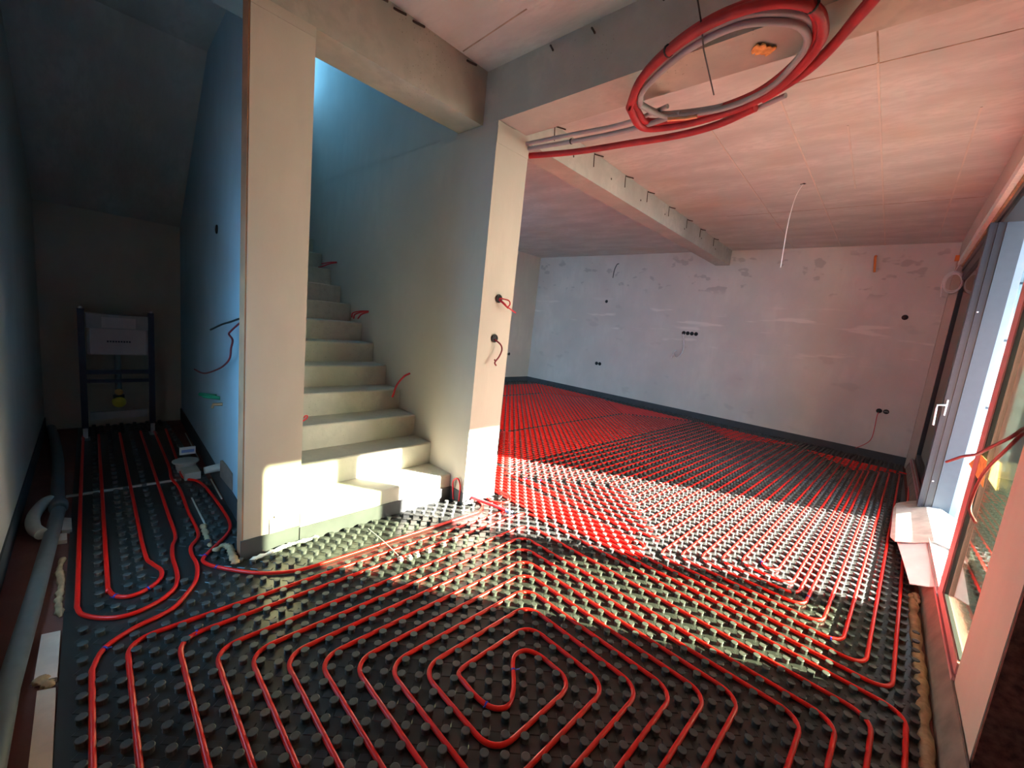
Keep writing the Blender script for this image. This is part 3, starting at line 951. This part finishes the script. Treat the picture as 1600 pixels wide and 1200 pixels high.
# ================================================================== SOCKET BOXES AND CABLES
def socket(label, c, axis, r=0.034, group=None, cross=False):
    ax = Vector(axis)
    o = thing('socket_box', label, 'socket box', c, group)
    obj('rim', MB().lathe([(r * 0.80, 0.0005), (r * 0.80, 0.006), (r, 0.006), (r + 0.002, 0.0)], c, axis, 18), 'black', o)
    obj('cavity', MB().lathe([(0.0, 0.0005), (r * 0.82, 0.0006), (r * 0.82, 0.0016), (0.0, 0.0017)], c, axis, 18), 'black', o)
    if cross:
        side = ax.cross(Vector((0, 0, 1)))
        cc = Vector(c) + ax * 0.003
        obj('screw_bar', MB().tube([cc - side * r * 0.7, cc + side * r * 0.7], 0.004, 5), 'steel', o)
    return o
def cable(label, pts, r, mat, name='cable', k=6, cat='cable'):
    if isinstance(pts[0][0], (list, tuple)):
        mb = MB()
        for q in pts:
            mb.tube(smooth(q, k), r, 7)
    else:
        mb = MB().tube(smooth(pts, k), r, 7)
    return tag(obj(name, mb, mat), label, cat)

E1 = -2.287
socket('upper black socket box on the stair wall end, red cables curling out', (E1 - 0.001, 2.281, 1.636), (1, 0, 0), 0.031)
socket('lower black socket box on the stair wall end, dark red cable hanging from it', (E1 - 0.001, 2.277, 1.331), (1, 0, 0), 0.031)
cable('bunch of bright red cable ends out of the upper box on the stair wall end',
      [[(E1, 2.283, 1.632), (E1 + 0.05, 2.30, 1.60), (E1 + 0.05, 2.322, 1.585), (E1 + 0.06, 2.36, 1.565), (E1 + 0.05, 2.43, 1.545)],
       [(E1, 2.285, 1.64), (E1 + 0.055, 2.33, 1.63), (E1 + 0.06, 2.345, 1.60), (E1 + 0.05, 2.325, 1.575)],
       [(E1, 2.278, 1.628), (E1 + 0.03, 2.295, 1.605), (E1 + 0.06, 2.33, 1.57)]], 0.0055, 'wire_red')
cable('dark red cable drooping from the lower box on the stair wall end',
      [[(E1, 2.277, 1.322), (E1 + 0.04, 2.305, 1.29), (E1 + 0.05, 2.318, 1.25), (E1 + 0.05, 2.295, 1.195), (E1 + 0.05, 2.255, 1.150), (E1 + 0.05, 2.272, 1.125)],
       [(E1 + 0.05, 2.262, 1.16), (E1 + 0.05, 2.248, 1.17)]], 0.0065, 'wire_dark_red')
YS = 2.108
cable('red cable stub on the stair wall, third and highest one up the flight',
      [[(-4.72, YS, 1.93), (-4.76, YS - 0.05, 1.92), (-4.90, YS - 0.09, 1.90)], [(-4.72, YS, 1.925), (-4.78, YS - 0.06, 1.90), (-4.88, YS - 0.10, 1.865), (-4.96, YS - 0.10, 1.86)]], 0.007, 'wire_red')
cable('pair of red cable ends on the stair wall halfway up the flight',
      [[(-3.95, YS, 1.425), (-3.99, YS - 0.06, 1.41), (-4.06, YS - 0.09, 1.38), (-4.08, YS - 0.09, 1.34)], [(-3.95, YS, 1.43), (-3.99, YS - 0.07, 1.42), (-4.08, YS - 0.10, 1.395), (-4.12, YS - 0.09, 1.35)],
       [(-3.96, YS, 1.42), (-4.0, YS - 0.05, 1.39), (-4.05, YS - 0.06, 1.345)]], 0.007, 'wire_red')
cable('single red cable hanging from the stair wall over the third step', [(-3.148, YS, 0.922), (-3.165, YS - 0.05, 0.89), (-3.19, YS - 0.10, 0.81), (-3.20, YS - 0.12, 0.73), (-3.21, YS - 0.125, 0.70)], 0.009, 'wire_red')
cable('thin red cable hooked out beside the pillar above the second step', [[(-3.0, 0.944, 0.62), (-2.98, 1.03, 0.605), (-2.97, 1.10, 0.61), (-2.97, 1.15, 0.632), (-2.97, 1.165, 0.655), (-2.97, 1.15, 0.66), (-2.97, 1.14, 0.645)]], 0.0045, 'wire_red')
cable('faded red cable loop in the corner beside the first step', [(-2.40, 2.102, 0.01), (-2.41, 2.095, 0.10), (-2.40, 2.085, 0.17), (-2.36, 2.090, 0.20), (-2.33, 2.098, 0.15), (-2.33, 2.10, 0.02)], 0.007, 'wire_red')
# niche wall
def ny(x):
    return 0.722 + (-2.56 - x) * 0.0503
cable('dark cable end sticking out of the niche wall', [(-2.80, ny(-2.80), 1.325), (-2.833, 0.715, 1.32), (-2.995, 0.70, 1.285), (-3.189, 0.70, 1.255), (-3.493, 0.70, 1.195)], 0.006, 'wire_black')
cable('long dark red cable bowed across the blue-lit niche wall', [(-2.80, ny(-2.80), 1.305), (-2.832, 0.715, 1.297), (-2.993, 0.70, 1.227), (-3.021, 0.70, 1.205), (-2.945, 0.70, 1.180), (-2.976, 0.70, 1.123), (-3.002, 0.70, 1.06), (-3.121, 0.70, 1.002), (-3.297, 0.70, 0.946), (-3.606, 0.70, 0.871), (-3.811, 0.70, 0.844), (-4.011, 0.70, 0.837)], 0.006, 'wire_dark_red')
socket('dark round hole high in the niche wall', (-3.70, ny(-3.70) - 0.001, 1.90), (0, -1, 0), 0.03)
gp = thing('pipe_stub', 'pair of green plugged pipe stubs in the niche wall', 'pipe stub', (-3.70, ny(-3.70), 0.63))
for dx, dz in ((-0.03, 0.025), (0.10, 0.035)):
    obj('plug', MB().tube([(-3.66 + dx, ny(-3.66), 0.655 + dz), (-3.83 + dx, ny(-3.66) - 0.07, 0.64 + dz)], 0.014, 10), 'green', gp)
obj('outlet', MB().tube([(-3.47, ny(-3.47), 0.665), (-3.50, ny(-3.5) - 0.05, 0.66), (-3.51, ny(-3.5) - 0.055, 0.635)], 0.011, 8), 'brass', gp)
tag(obj('pipe_outlet', MB().tube([(-3.52, ny(-3.52) + 0.01, 0.175), (-3.52, ny(-3.5) - 0.10, 0.165)], [0.03, 0.026], 12), 'pvc_white'), 'white plugged drain outlet low in the niche wall', 'pipe outlet')
tag(obj('box', MB().box(-3.42, -3.12, ny(-3.1) - 0.006, ny(-3.1) + 0.01, 0.14, 0.26), 'mortar'), 'square brown patch box low in the niche wall', 'box')

# back wall
YB = 8.398
socket('single black box on the back wall, upper left of the row of four', (-4.98, YB, 2.188), (0, -1, 0), 0.034)
for k, x in enumerate((-5.02, -4.935)):
    socket('black box of the close pair low on the back wall, %s one' % ('left' if k == 0 else 'right'), (x, YB, 0.766), (0, -1, 0), 0.038)
for k, x in enumerate((-3.145, -3.065, -2.985, -2.905)):
    socket(['leftmost black box in the row of four, white cable hanging from it', 'second black box from the left in the row of four',
            'third black box from the left in the row of four', 'rightmost black box in the row of four on the back wall'][k], (x, YB, 1.644), (0, -1, 0), 0.036)
socket('lone black box on the back wall near the glazed door', (0.008, YB, 2.161), (0, -1, 0), 0.036)
socket('left black box of the low pair by the glazed door, cable hanging from it', (-0.03, YB, 0.745), (0, -1, 0), 0.034)
socket('right black box of the low pair by the glazed door, with a bar across', (0.05, YB, 0.748), (0, -1, 0), 0.034, cross=True)
for k, y in enumerate((7.50, 7.585)):
    socket('small black box on the kitchen wall, seen past the stair wall end, %s one' % ('left' if k == 0 else 'right'), (-7.058, y, 0.71), (1, 0, 0), 0.036)
cable('white cable with a curled end hanging from the row of four boxes', [(-3.139, 8.37, 1.62), (-3.105, 8.37, 1.458), (-3.09, 8.37, 1.348), (-3.112, 8.365, 1.233), (-3.174, 8.36, 1.150), (-3.239, 8.355, 1.172), (-3.263, 8.35, 1.229), (-3.215, 8.35, 1.292), (-3.26, 8.36, 1.24), (-3.295, 8.37, 1.12)], 0.011, 'wire_white')
cable('short black cable end below the ceiling on the back wall', [(-4.801, 8.40, 3.02), (-4.81, 8.34, 2.99), (-4.845, 8.32, 2.86), (-4.855, 8.32, 2.70)], 0.009, 'wire_black')
cable('short orange conduit end high on the back wall', [(-0.472, 8.40, 3.05), (-0.475, 8.34, 3.03), (-0.46, 8.32, 2.92), (-0.445, 8.31, 2.80)], 0.016, 'orange', cat='conduit')
cable('thin red cable dangling from the low box pair on the back wall', [(-0.032, 8.385, 0.72), (-0.04, 8.36, 0.66), (-0.035, 8.35, 0.45), (-0.045, 8.34, 0.30), (-0.10, 8.32, 0.21), (-0.20, 8.30, 0.12)], 0.005, 'wire_red')
cl = cable('thin white cable hanging from a hook in the ceiling', [(-1.0, 5.262, 3.21), (-1.045, 5.264, 3.10), (-1.066, 5.264, 2.94), (-1.072, 5.264, 2.75), (-1.070, 5.264, 2.613), (-1.063, 5.264, 2.36)], 0.0042, 'wire_white')
obj('hook', MB().lathe([(0.0, 0.0), (0.012, 0.002), (0.012, 0.012), (0.0, 0.014)], (-1.0, 5.264, 3.20), (0, 0, 1), 8).tube([(-1.03, 5.264, 3.204), (-0.98, 5.264, 3.204)], 0.004, 5), 'black', cl)
# window corner
wc = MB()
for k in range(5):
    pts = []
    for i in range(25):
        t = 2 * math.pi * i / 24
        pts.append((0.40 + (0.102 - 0.006 * k) * math.cos(t), 8.20 - 0.012 * k, 2.652 + (0.135 - 0.010 * (k % 3)) * math.sin(t) - 0.008 * k))
    wc.tube(pts, 0.010, 6)
wc.tube(smooth([(0.31, 8.19, 2.70), (0.295, 8.18, 2.60), (0.31, 8.18, 2.50), (0.315, 8.17, 2.44)], 4), 0.0075, 6)
wc.tube(smooth([(0.42, 8.21, 2.94), (0.41, 8.20, 2.86), (0.39, 8.19, 2.79)], 4), 0.006, 6)
tag(obj('cable_coil', wc, 'wire_white'), 'white cable coiled in a ring in the window corner', 'cable coil')
tag(obj('conduit_block', MB().box(0.36, 0.50, 8.19, 8.249, 2.93, 3.0), 'orange'), 'orange plastic block above the white cable coil', 'block')
# red cables in front of the glazing
cable('dark red cable drooping leftwards across the glazed door', [(0.434, 2.56, 1.275), (0.40, 2.45, 1.268), (0.37, 2.40, 1.235), (0.35, 2.56, 1.165), (0.34, 2.75, 1.10), (0.325, 2.95, 1.052), (0.29, 3.08, 0.99)], 0.0065, 'wire_dark_red')
cable('dark red cable curling down in front of the door stile', [(0.434, 2.555, 1.255), (0.40, 2.46, 1.24), (0.385, 2.50, 1.18), (0.385, 2.72, 1.07), (0.39, 2.88, 0.98), (0.395, 2.98, 0.88), (0.395, 2.96, 0.80), (0.40, 2.80, 0.785)], 0.0065, 'wire_dark_red')
ws = obj('sticker', MB().extrude([(0.4295, 3.62, 0.925), (0.4295, 3.06, 0.905), (0.4295, 3.14, 1.03), (0.4295, 3.37, 1.03)], (0.0015, 0, 0)), 'orange_foam')
tag(ws, 'triangular orange-beige sticker across the door stile', 'sticker')
# cardboard on the door rail
cb = thing('cardboard_sheet', 'large grey cardboard sheet bent over the door rail', 'cardboard', (0.26, 5.0, 0.05))
def sheet(grid, th):
    nu, nv = len(grid), len(grid[0])
    vs = [p for r in grid for p in r] + [(p[0], p[1], p[2] - th) for r in grid for p in r]
    fs, N_ = [], nu * nv
    for i in range(nu - 1):
        for j in range(nv - 1):
            a = i * nv + j
            fs.append((a, a + 1, a + nv + 1, a + nv))
            fs.append((N_ + a, N_ + a + nv, N_ + a + nv + 1, N_ + a + 1))
    edge = [j for j in range(nv)] + [i * nv + nv - 1 for i in range(1, nu)] + [(nu - 1) * nv + j for j in range(nv - 2, -1, -1)] + [i * nv for i in range(nu - 2, 0, -1)]
    for a, b in zip(edge, edge[1:] + edge[:1]):
        fs.append((a, N_ + a, N_ + b, b))
    return MB().add(vs, fs)
g = []
far = [(0.250, 5.50, 0.066), (0.270, 5.68, 0.080), (0.360, 5.74, 0.120), (0.462, 5.72, 0.172), (0.564, 5.42, 0.192), (0.665, 4.98, 0.215)]
near = [(0.231, 4.57, 0.060), (0.258, 4.44, 0.076), (0.360, 4.42, 0.118), (0.462, 4.42, 0.170), (0.541, 4.32, 0.184), (0.640, 4.15, 0.200)]
for i in range(6):
    t = i / 5
    r = []
    for a, b in zip(far, near):
        r.append((a[0] + (b[0] - a[0]) * t, a[1] + (b[1] - a[1]) * t, a[2] + (b[2] - a[2]) * t + 0.006 * math.sin(math.pi * t)))
    g.append(r)
obj('sheet', sheet([r[:4] for r in g], 0.005), 'card_stain', cb)
obj('flap', sheet([r[3:] for r in g], 0.005), 'card', cb)['label'] = 'cleaner pale flap'
far2 = [(0.272, 4.50, 0.060), (0.36, 4.48, 0.104), (0.455, 4.46, 0.158), (0.553, 4.32, 0.172), (0.62, 4.2, 0.182)]
near2 = [(0.322, 3.61, 0.094), (0.360, 3.60, 0.110), (0.405, 3.59, 0.128), (0.450, 3.575, 0.160), (0.52, 3.55, 0.168)]
g2 = []
for i in range(6):
    t = i / 5
    g2.append([(a[0] + (b[0] - a[0]) * t, a[1] + (b[1] - a[1]) * t, a[2] + (b[2] - a[2]) * t + 0.004 * math.sin(math.pi * t)) for a, b in zip(far2, near2)])
tag(obj('cardboard_sheet', sheet(g2, 0.005), 'card'), 'smaller pale cardboard sheet under the larger one, half in sunlight', 'cardboard')

# ================================================================== FOAM, SCRAPS
def blob_strip(name, label, pts, w, h, mat, cat='foam', seed=1):
    rnd = random.Random(seed)
    P = smooth(pts, 6)
    n = 8
    mb = MB()
    rs = [rnd.uniform(0.6, 1.25) for _ in P]
    rs[0] *= 0.5
    rs[-1] *= 0.5
    vs = []
    for i, p in enumerate(P):
        t = (P[min(i + 1, len(P) - 1)] - P[max(i - 1, 0)]).normalized()
        s = Vector((-t.y, t.x, 0))
        for k in range(n):
            a = math.pi * 2 * k / n
            j = rnd.uniform(0.85, 1.15)
            vs.append(p + s * (math.cos(a) * w * rs[i] * j) + Vector((0, 0, max(0.0, math.sin(a)) * h * rs[i] * j)))
    fs = [(i * n + k, i * n + (k + 1) % n, (i + 1) * n + (k + 1) % n, (i + 1) * n + k) for i in range(len(P) - 1) for k in range(n)]
    mb.add(vs, fs, True)
    mb.add(vs[:n], [tuple(range(n - 1, -1, -1))])
    mb.add(vs[-n:], [tuple(range(n))])
    return tag(obj(name, mb, mat), label, cat)
blob_strip('foam_bead', 'long yellowish foam bead along the right edge of the mats', [(0.352, 2.05, -0.005), (0.358, 2.4, -0.005), (0.356, 2.8, -0.005), (0.352, 3.2, -0.005), (0.352, 3.65, -0.005)], 0.027, 0.024, 'foam', seed=3)
blob_strip('foam_lump', 'beige foam lump at the right mat edge below the cardboard', [(0.335, 3.62, 0.0), (0.362, 3.66, 0.0), (0.372, 3.56, 0.0)], 0.022, 0.03, 'foam', seed=4)
blob_strip('foam_scrap', 'narrow tan foam scrap on the niche floor, further from the pillar', [(-2.99, 0.565, 0.002), (-2.93, 0.555, 0.002), (-2.82, 0.548, 0.002), (-2.69, 0.54, 0.002)], 0.017, 0.012, 'foam', seed=5)
blob_strip('foam_scrap', 'bent tan foam scrap at the pillar foot', [(-2.585, 0.535, 0.024), (-2.62, 0.585, 0.024), (-2.575, 0.610, 0.024), (-2.50, 0.600, 0.024), (-2.42, 0.595, 0.024), (-2.39, 0.60, 0.024)], 0.020, 0.014, 'foam', seed=6)
blob_strip('foam_trail', 'white filler trail along the foot of the pillar and first step', [(-2.395, 0.66, 0.016), (-2.405, 0.77, 0.02), (-2.425, 0.86, 0.02), (-2.43, 0.94, 0.016), (-2.435, 1.05, 0.010)], 0.016, 0.014, 'filler_lit_ledge', seed=8)
blob_strip('filler_lumps', 'white filler lumps at the foot of the stair wall end', [(-2.262, 2.09, 0.02), (-2.265, 2.2, 0.022), (-2.27, 2.32, 0.022), (-2.27, 2.43, 0.02)], 0.020, 0.02, 'filler_lit_ledge', seed=9)
blob_strip('foam_patch', 'orange foam patch stuck on the underside of the long beam', [(-0.735, 2.235, 2.838), (-0.70, 2.26, 2.836), (-0.665, 2.30, 2.838)], 0.036, 0.014, 'orange_foam', seed=10)
# foam along the reveal, far jamb
jf = MB()
rnd = random.Random(5)
for i in range(70):
    z = 0.02 + i * 0.04
    jf.box(0.478 - rnd.uniform(0, 0.012), 0.50, 8.225 - rnd.uniform(0, 0.012), 8.249, z, z + 0.05)
jo = obj('foam_joint', jf, 'foam')
tag(jo, 'yellow foam joint down the far side of the door frame', 'foam')
# ties and sticks on the mats
sk = MB().tube(smooth([(-2.33, 1.325, 0.026), (-2.19, 1.322, 0.030), (-2.07, 1.318, 0.030), (-1.95, 1.313, 0.026)], 4), [0.003] * 13, 6)
tag(obj('white_strip', sk, 'pvc_white'), 'thin white plastic strip lying across two pipes', 'strip')
for k, (x, y) in enumerate(((-1.905, 1.300), (-1.888, 1.352), (-1.882, 1.400), (-1.881, 1.483), (-1.884, 1.600), (-1.890, 1.700))):
    a = 0.4 * k
    mb = MB().box(x - 0.018, x + 0.018, y - 0.011, y + 0.011, 0.0224, 0.034).box(x - 0.006, x + 0.012, y - 0.005, y + 0.009, 0.034, 0.042)
    tag(obj('pipe_clip', mb, 'pvc_white'), '%s white clip from the pillar in the row lying between the pipes' % ('first', 'second', 'third', 'fourth', 'fifth', 'last')[k], 'clip', 'white clips on the mats')

# ================================================================== NICHE: toilet frame, drain, pipes
tf = thing('toilet_frame', 'dark steel toilet frame with pale cistern at the end of the niche', 'toilet frame', (-5.30, 0.35, -0.008))
X0 = -5.28
for y in (0.115, 0.585):
    up_ = obj('upright', MB().box(X0 - 0.04, X0, y - 0.022, y + 0.022, 0.10, 1.19), 'steel_dark', tf)
    obj('bolt', MB().lathe([(0.0, 0), (0.012, 0.001), (0.012, 0.016), (0.0, 0.018)], (X0 - 0.005, y, 1.19), (0, 0, 1), 10), 'white_handle', up_)
    obj('foot', MB().box(X0 - 0.03, X0 - 0.005, y - 0.016, y + 0.016, -0.008, 0.10).box(X0 - 0.06, X0 + 0.06, y - 0.03, y + 0.03, -0.008, 0.004), 'steel', tf)
obj('crossbar', MB().box(X0 - 0.035, X0 - 0.005, 0.13, 0.57, 0.60, 0.64).box(X0 - 0.035, X0 - 0.005, 0.13, 0.57, 0.52, 0.55), 'steel_dark', tf)
obj('lower_plate', MB().box(X0 - 0.035, X0 - 0.003, 0.15, 0.545, 0.175, 0.245), 'cistern_panel', tf)
ci = obj('cistern', MB().prism([(X0 - 0.14, 0.150), (X0 - 0.012, 0.150), (X0 + 0.002, 0.165), (X0 + 0.002, 0.545), (X0 - 0.012, 0.560), (X0 - 0.14, 0.560)], 0.785, 1.02), 'cistern', tf)
tx = MB()
for i in range(9):
    y = 0.275 + i * 0.0185
    tx.box(X0 + 0.0018, X0 + 0.0032, y, y + 0.013, 0.898 + (0.001 if i % 2 else 0), 0.914)
obj('lettering', tx, 'ink', ci)
fp = obj('flush_opening', MB().box(X0 - 0.13, X0 - 0.006, 0.145, 0.565, 1.02, 1.15), 'cistern_panel', tf)
fc = MB().box(X0 - 0.006, X0 - 0.002, 0.245, 0.475, 1.03, 1.125)
for k in range(3):
    fc.box(X0 - 0.002, X0 + 0.002, 0.265 + k * 0.065, 0.315 + k * 0.065, 1.05 + 0.012 * (k % 2), 1.075 + 0.012 * (k % 2))
obj('cover_plate', fc, 'cistern', fp)
obj('flush_pipe', MB().tube([(X0 - 0.03, 0.345, 0.79), (X0 - 0.03, 0.345, 0.50), (X0 - 0.02, 0.345, 0.40)], 0.024, 12), 'pvc', tf)
obj('drain_bend', MB().tube(smooth([(X0 - 0.02, 0.345, 0.40), (X0 - 0.02, 0.345, 0.36), (X0 - 0.05, 0.345, 0.30)], 4), 0.04, 12), 'wire_black', tf)
obj('yellow_cap', MB().lathe([(0.0, -0.05), (0.047, -0.05), (0.05, 0.02), (0.042, 0.03), (0.0, 0.034)], (X0, 0.345, 0.335), (1, 0, 0), 16), 'yellow', tf)['label'] = 'yellow protective cap'
obj('orange_cap', MB().lathe([(0.0, -0.03), (0.028, -0.03), (0.03, 0.01), (0.0, 0.014)], (X0, 0.345, 0.43), (1, 0, 0), 14), 'orange_foam', tf)

# floor drain with a small printed card on it
dr = thing('floor_drain', 'white floor drain body standing at the niche wall', 'drain', (-4.0, 0.64, 0.0))
obj('rim', MB().lathe([(0.0, 0.0), (0.085, 0.0), (0.09, 0.010), (0.075, 0.014), (0.0, 0.014)], (-4.04, 0.645, 0.075), (0, 0, 1), 20), 'pvc_white', dr)
obj('body', MB().lathe([(0.06, 0.0), (0.07, 0.075)], (-4.04, 0.645, 0.0), (0, 0, 1), 18), 'pvc_white', dr)
obj('side_outlet', MB().box(-3.96, -3.80, 0.60, 0.70, 0.004, 0.06), 'pvc_white', dr)
ca = obj('card', MB().box(-4.20, -4.185, 0.628, 0.735, 0.088, 0.150), 'white_handle', None)
tag(ca, 'small white card with a blue stripe leaning at the floor drain', 'card')
obj('blue_stripe', MB().box(-4.1855, -4.1835, 0.64, 0.725, 0.105, 0.130), 'blue_pale', ca)
tag(obj('joint_strip', MB().prism([(-3.875, -0.02), (-3.855, -0.02), (-3.835, 0.555), (-3.855, 0.555)], 0.0, 0.012), 'pvc_white'), 'thin pale joint strip across the niche entrance', 'strip')
for k, (a, b) in enumerate((((-3.45, 0.583), (-3.00, 0.572)), ((-5.15, 0.82), (-4.30, 0.775)), ((-3.75, 0.755), (-3.33, 0.735)))):
    d = Vector((b[0] - a[0], b[1] - a[1], 0)).normalized()
    s = Vector((-d.y, d.x, 0)) * 0.004
    tag(obj('tape_edge', MB().prism([(a[0] - s.x, a[1] - s.y), (b[0] - s.x, b[1] - s.y), (b[0] + s.x, b[1] + s.y), (a[0] + s.x, a[1] + s.y)], 0.0, 0.006), 'pvc_white'),
        ['thin pale cut edge on the niche mat leading to the far foam scrap', 'pale edge line at the foot of the niche wall behind the drain', 'broken pale edge line at the foot of the niche wall near the outlet'][k], 'strip')

# grey pipe and white elbow along the left wall
gp = MB().tube([(-1.60, -0.185, 0.036), (-2.0, -0.170, 0.036), (-2.5, -0.130, 0.036), (-3.05, -0.090, 0.036), (-3.56, -0.052, 0.036)], 0.032, 14)
tag(obj('drain_pipe', gp, 'pvc'), 'straight grey plastic pipe on the floor along the left wall', 'pipe')
tag(obj('pipe_elbow', MB().tube(smooth([(-3.75, -0.085, 0.045), (-3.70, -0.115, 0.045), (-3.52, -0.150, 0.045), (-3.35, -0.145, 0.045), (-3.24, -0.112, 0.045)], 5), 0.030, 12), 'pvc_white'), 'curved white pipe elbow beside the grey pipe', 'pipe')
tag(obj('waste_pipe', MB().tube(smooth([(-5.6, -0.10, 0.05), (-5.2, -0.075, 0.045), (-4.6, -0.055, 0.04), (-4.05, -0.055, 0.04), (-3.66, -0.055, 0.036)], 5), 0.032, 12), 'pvc'), 'grey waste pipe bending back towards the toilet frame', 'pipe')
tag(obj('pipe_socket', MB().lathe([(0.034, 0.0), (0.043, 0.005), (0.043, 0.07), (0.034, 0.075)], (-3.58, -0.052, 0.044), (-1, 0.02, 0), 14), 'pvc'), 'dark grey pipe socket where the pipes meet by the left wall', 'pipe fitting')
def slab(label, poly, z0, z1, mat='board', name='insulation_board'):
    return tag(obj(name, MB().prism(poly, z0, z1), mat), label, 'board')
slab('beige insulation board strip left of the mats, the farther one', [(-2.325, -0.098), (-2.31, -0.046), (-2.02, -0.055), (-2.04, -0.112)], -0.008, 0.012)
slab('beige insulation board strip left of the mats, the nearer one', [(-1.985, -0.102), (-1.965, -0.058), (-1.50, -0.066), (-1.50, -0.116)], -0.008, 0.012)
slab('small beige board scrap beside the white elbow', [(-3.49, -0.03), (-3.46, 0.0), (-3.29, 0.0), (-3.31, -0.04)], -0.008, 0.016)
slab('short beige board scrap beside the grey pipe', [(-3.27, -0.045), (-3.26, -0.02), (-3.17, -0.02), (-3.18, -0.06)], -0.008, 0.014)
blob_strip('foam_crust', 'ragged beige foam crust along the left mat edge', [(-3.0, -0.035, -0.006), (-2.87, -0.05, -0.006), (-2.72, -0.042, -0.006), (-2.56, -0.052, -0.006), (-2.44, -0.046, -0.006)], 0.016, 0.014, 'foam', seed=12)
blob_strip('foam_lump', 'tan foam lump between the two beige boards', [(-2.05, -0.10, 0.010), (-2.01, -0.085, 0.012), (-1.98, -0.065, 0.010)], 0.020, 0.014, 'foam', seed=13)

# ================================================================== CEILING AND BEAM DETAIL
sd = MB()
def ridge(p0, p1, w=0.006, t=0.004, z=ZC):
    p0, p1 = Vector((*p0, 0)), Vector((*p1, 0))
    d = (p1 - p0).normalized()
    s = Vector((-d.y, d.x, 0)) * w
    return [((p0 - s).x, (p0 - s).y), ((p1 - s).x, (p1 - s).y), ((p1 + s).x, (p1 + s).y), ((p0 + s).x, (p0 + s).y)], z - t, z + 0.001
ceil = bpy.data.objects['ceiling']
for q in (((-0.377, 3.33), (-0.395, 8.4)), ((-0.903, 3.40), (-0.925, 8.4)), ((-1.43, 3.60), (-1.55, 8.4)), ((-0.565, 4.1), (-0.60, 5.6)), ((0.13, 4.2), (0.15, 8.0))):
    obj('formwork_ridge', MB().prism(*ridge(*q)), 'seam', ceil)
for q in (((-1.10, 3.31), (0.39, 3.375)), ((-0.372, 2.75), (-0.373, 3.33)), ((-2.45, 1.875), (-1.85, 1.835)), ((-2.0, 6.2), (0.38, 6.3))):
    obj('formwork_gap', MB().prism(*ridge(*q, w=0.004, t=0.002)), 'seam_dark', ceil)
# wire stubs along the top edge of the far beam, and nail marks
b3 = bpy.data.objects['trim_3']
for k in range(8):
    y = 2.98 + k * 0.62 + 0.03 * ((k * 7) % 3)
    obj('wire_stub', MB().tube([(-2.52, y, ZC - 0.01), (-2.49, y + 0.02, ZC - 0.02), (-2.47, y + 0.10, ZC - 0.012)], 0.006, 5)
        .tube([(-2.512, y, ZC - 0.02), (-2.509, y + 0.01, ZC - 0.13)], 0.004, 5), 'rust', b3)
for k in range(7):
    y = 3.3 + k * 0.7
    obj('tie_hole', MB().lathe([(0.0, 0.0), (0.011, 0.001), (0.008, 0.004), (0.0, 0.004)], (-2.515, y, 3.06 + 0.02 * (k % 2)), (1, 0, 0), 8), 'rust', b3)
b1 = bpy.data.objects['trim_1']
for y, z in ((1.25, 3.19), (1.37, 3.19), (1.50, 3.195), (1.93, 3.19)):
    obj('wire_stub', MB().tube([(-2.474, y, z), (-2.455, y + 0.02, z - 0.01), (-2.450, y + 0.07, z - 0.005)], 0.007, 5), 'rust', b1)
b2 = bpy.data.objects['trim_2']
for x, z in ((-1.90, 3.19), (-1.60, 3.18), (-1.2, 3.19)):
    obj('wire_stub', MB().tube([(x, 2.128, z), (x + 0.02, 2.10, z - 0.02), (x + 0.05, 2.095, z - 0.06)], 0.006, 5), 'rust', b2)
# plaster break at the pillar foot
tag(obj('socket_patch', MB().box(-2.4635, -2.456, 0.775, 0.855, 0.105, 0.20).box(-2.458, -2.452, 0.80, 0.85, 0.20, 0.212), 'plaster'), 'square plaster patch at the foot of the lit pillar', 'patch')
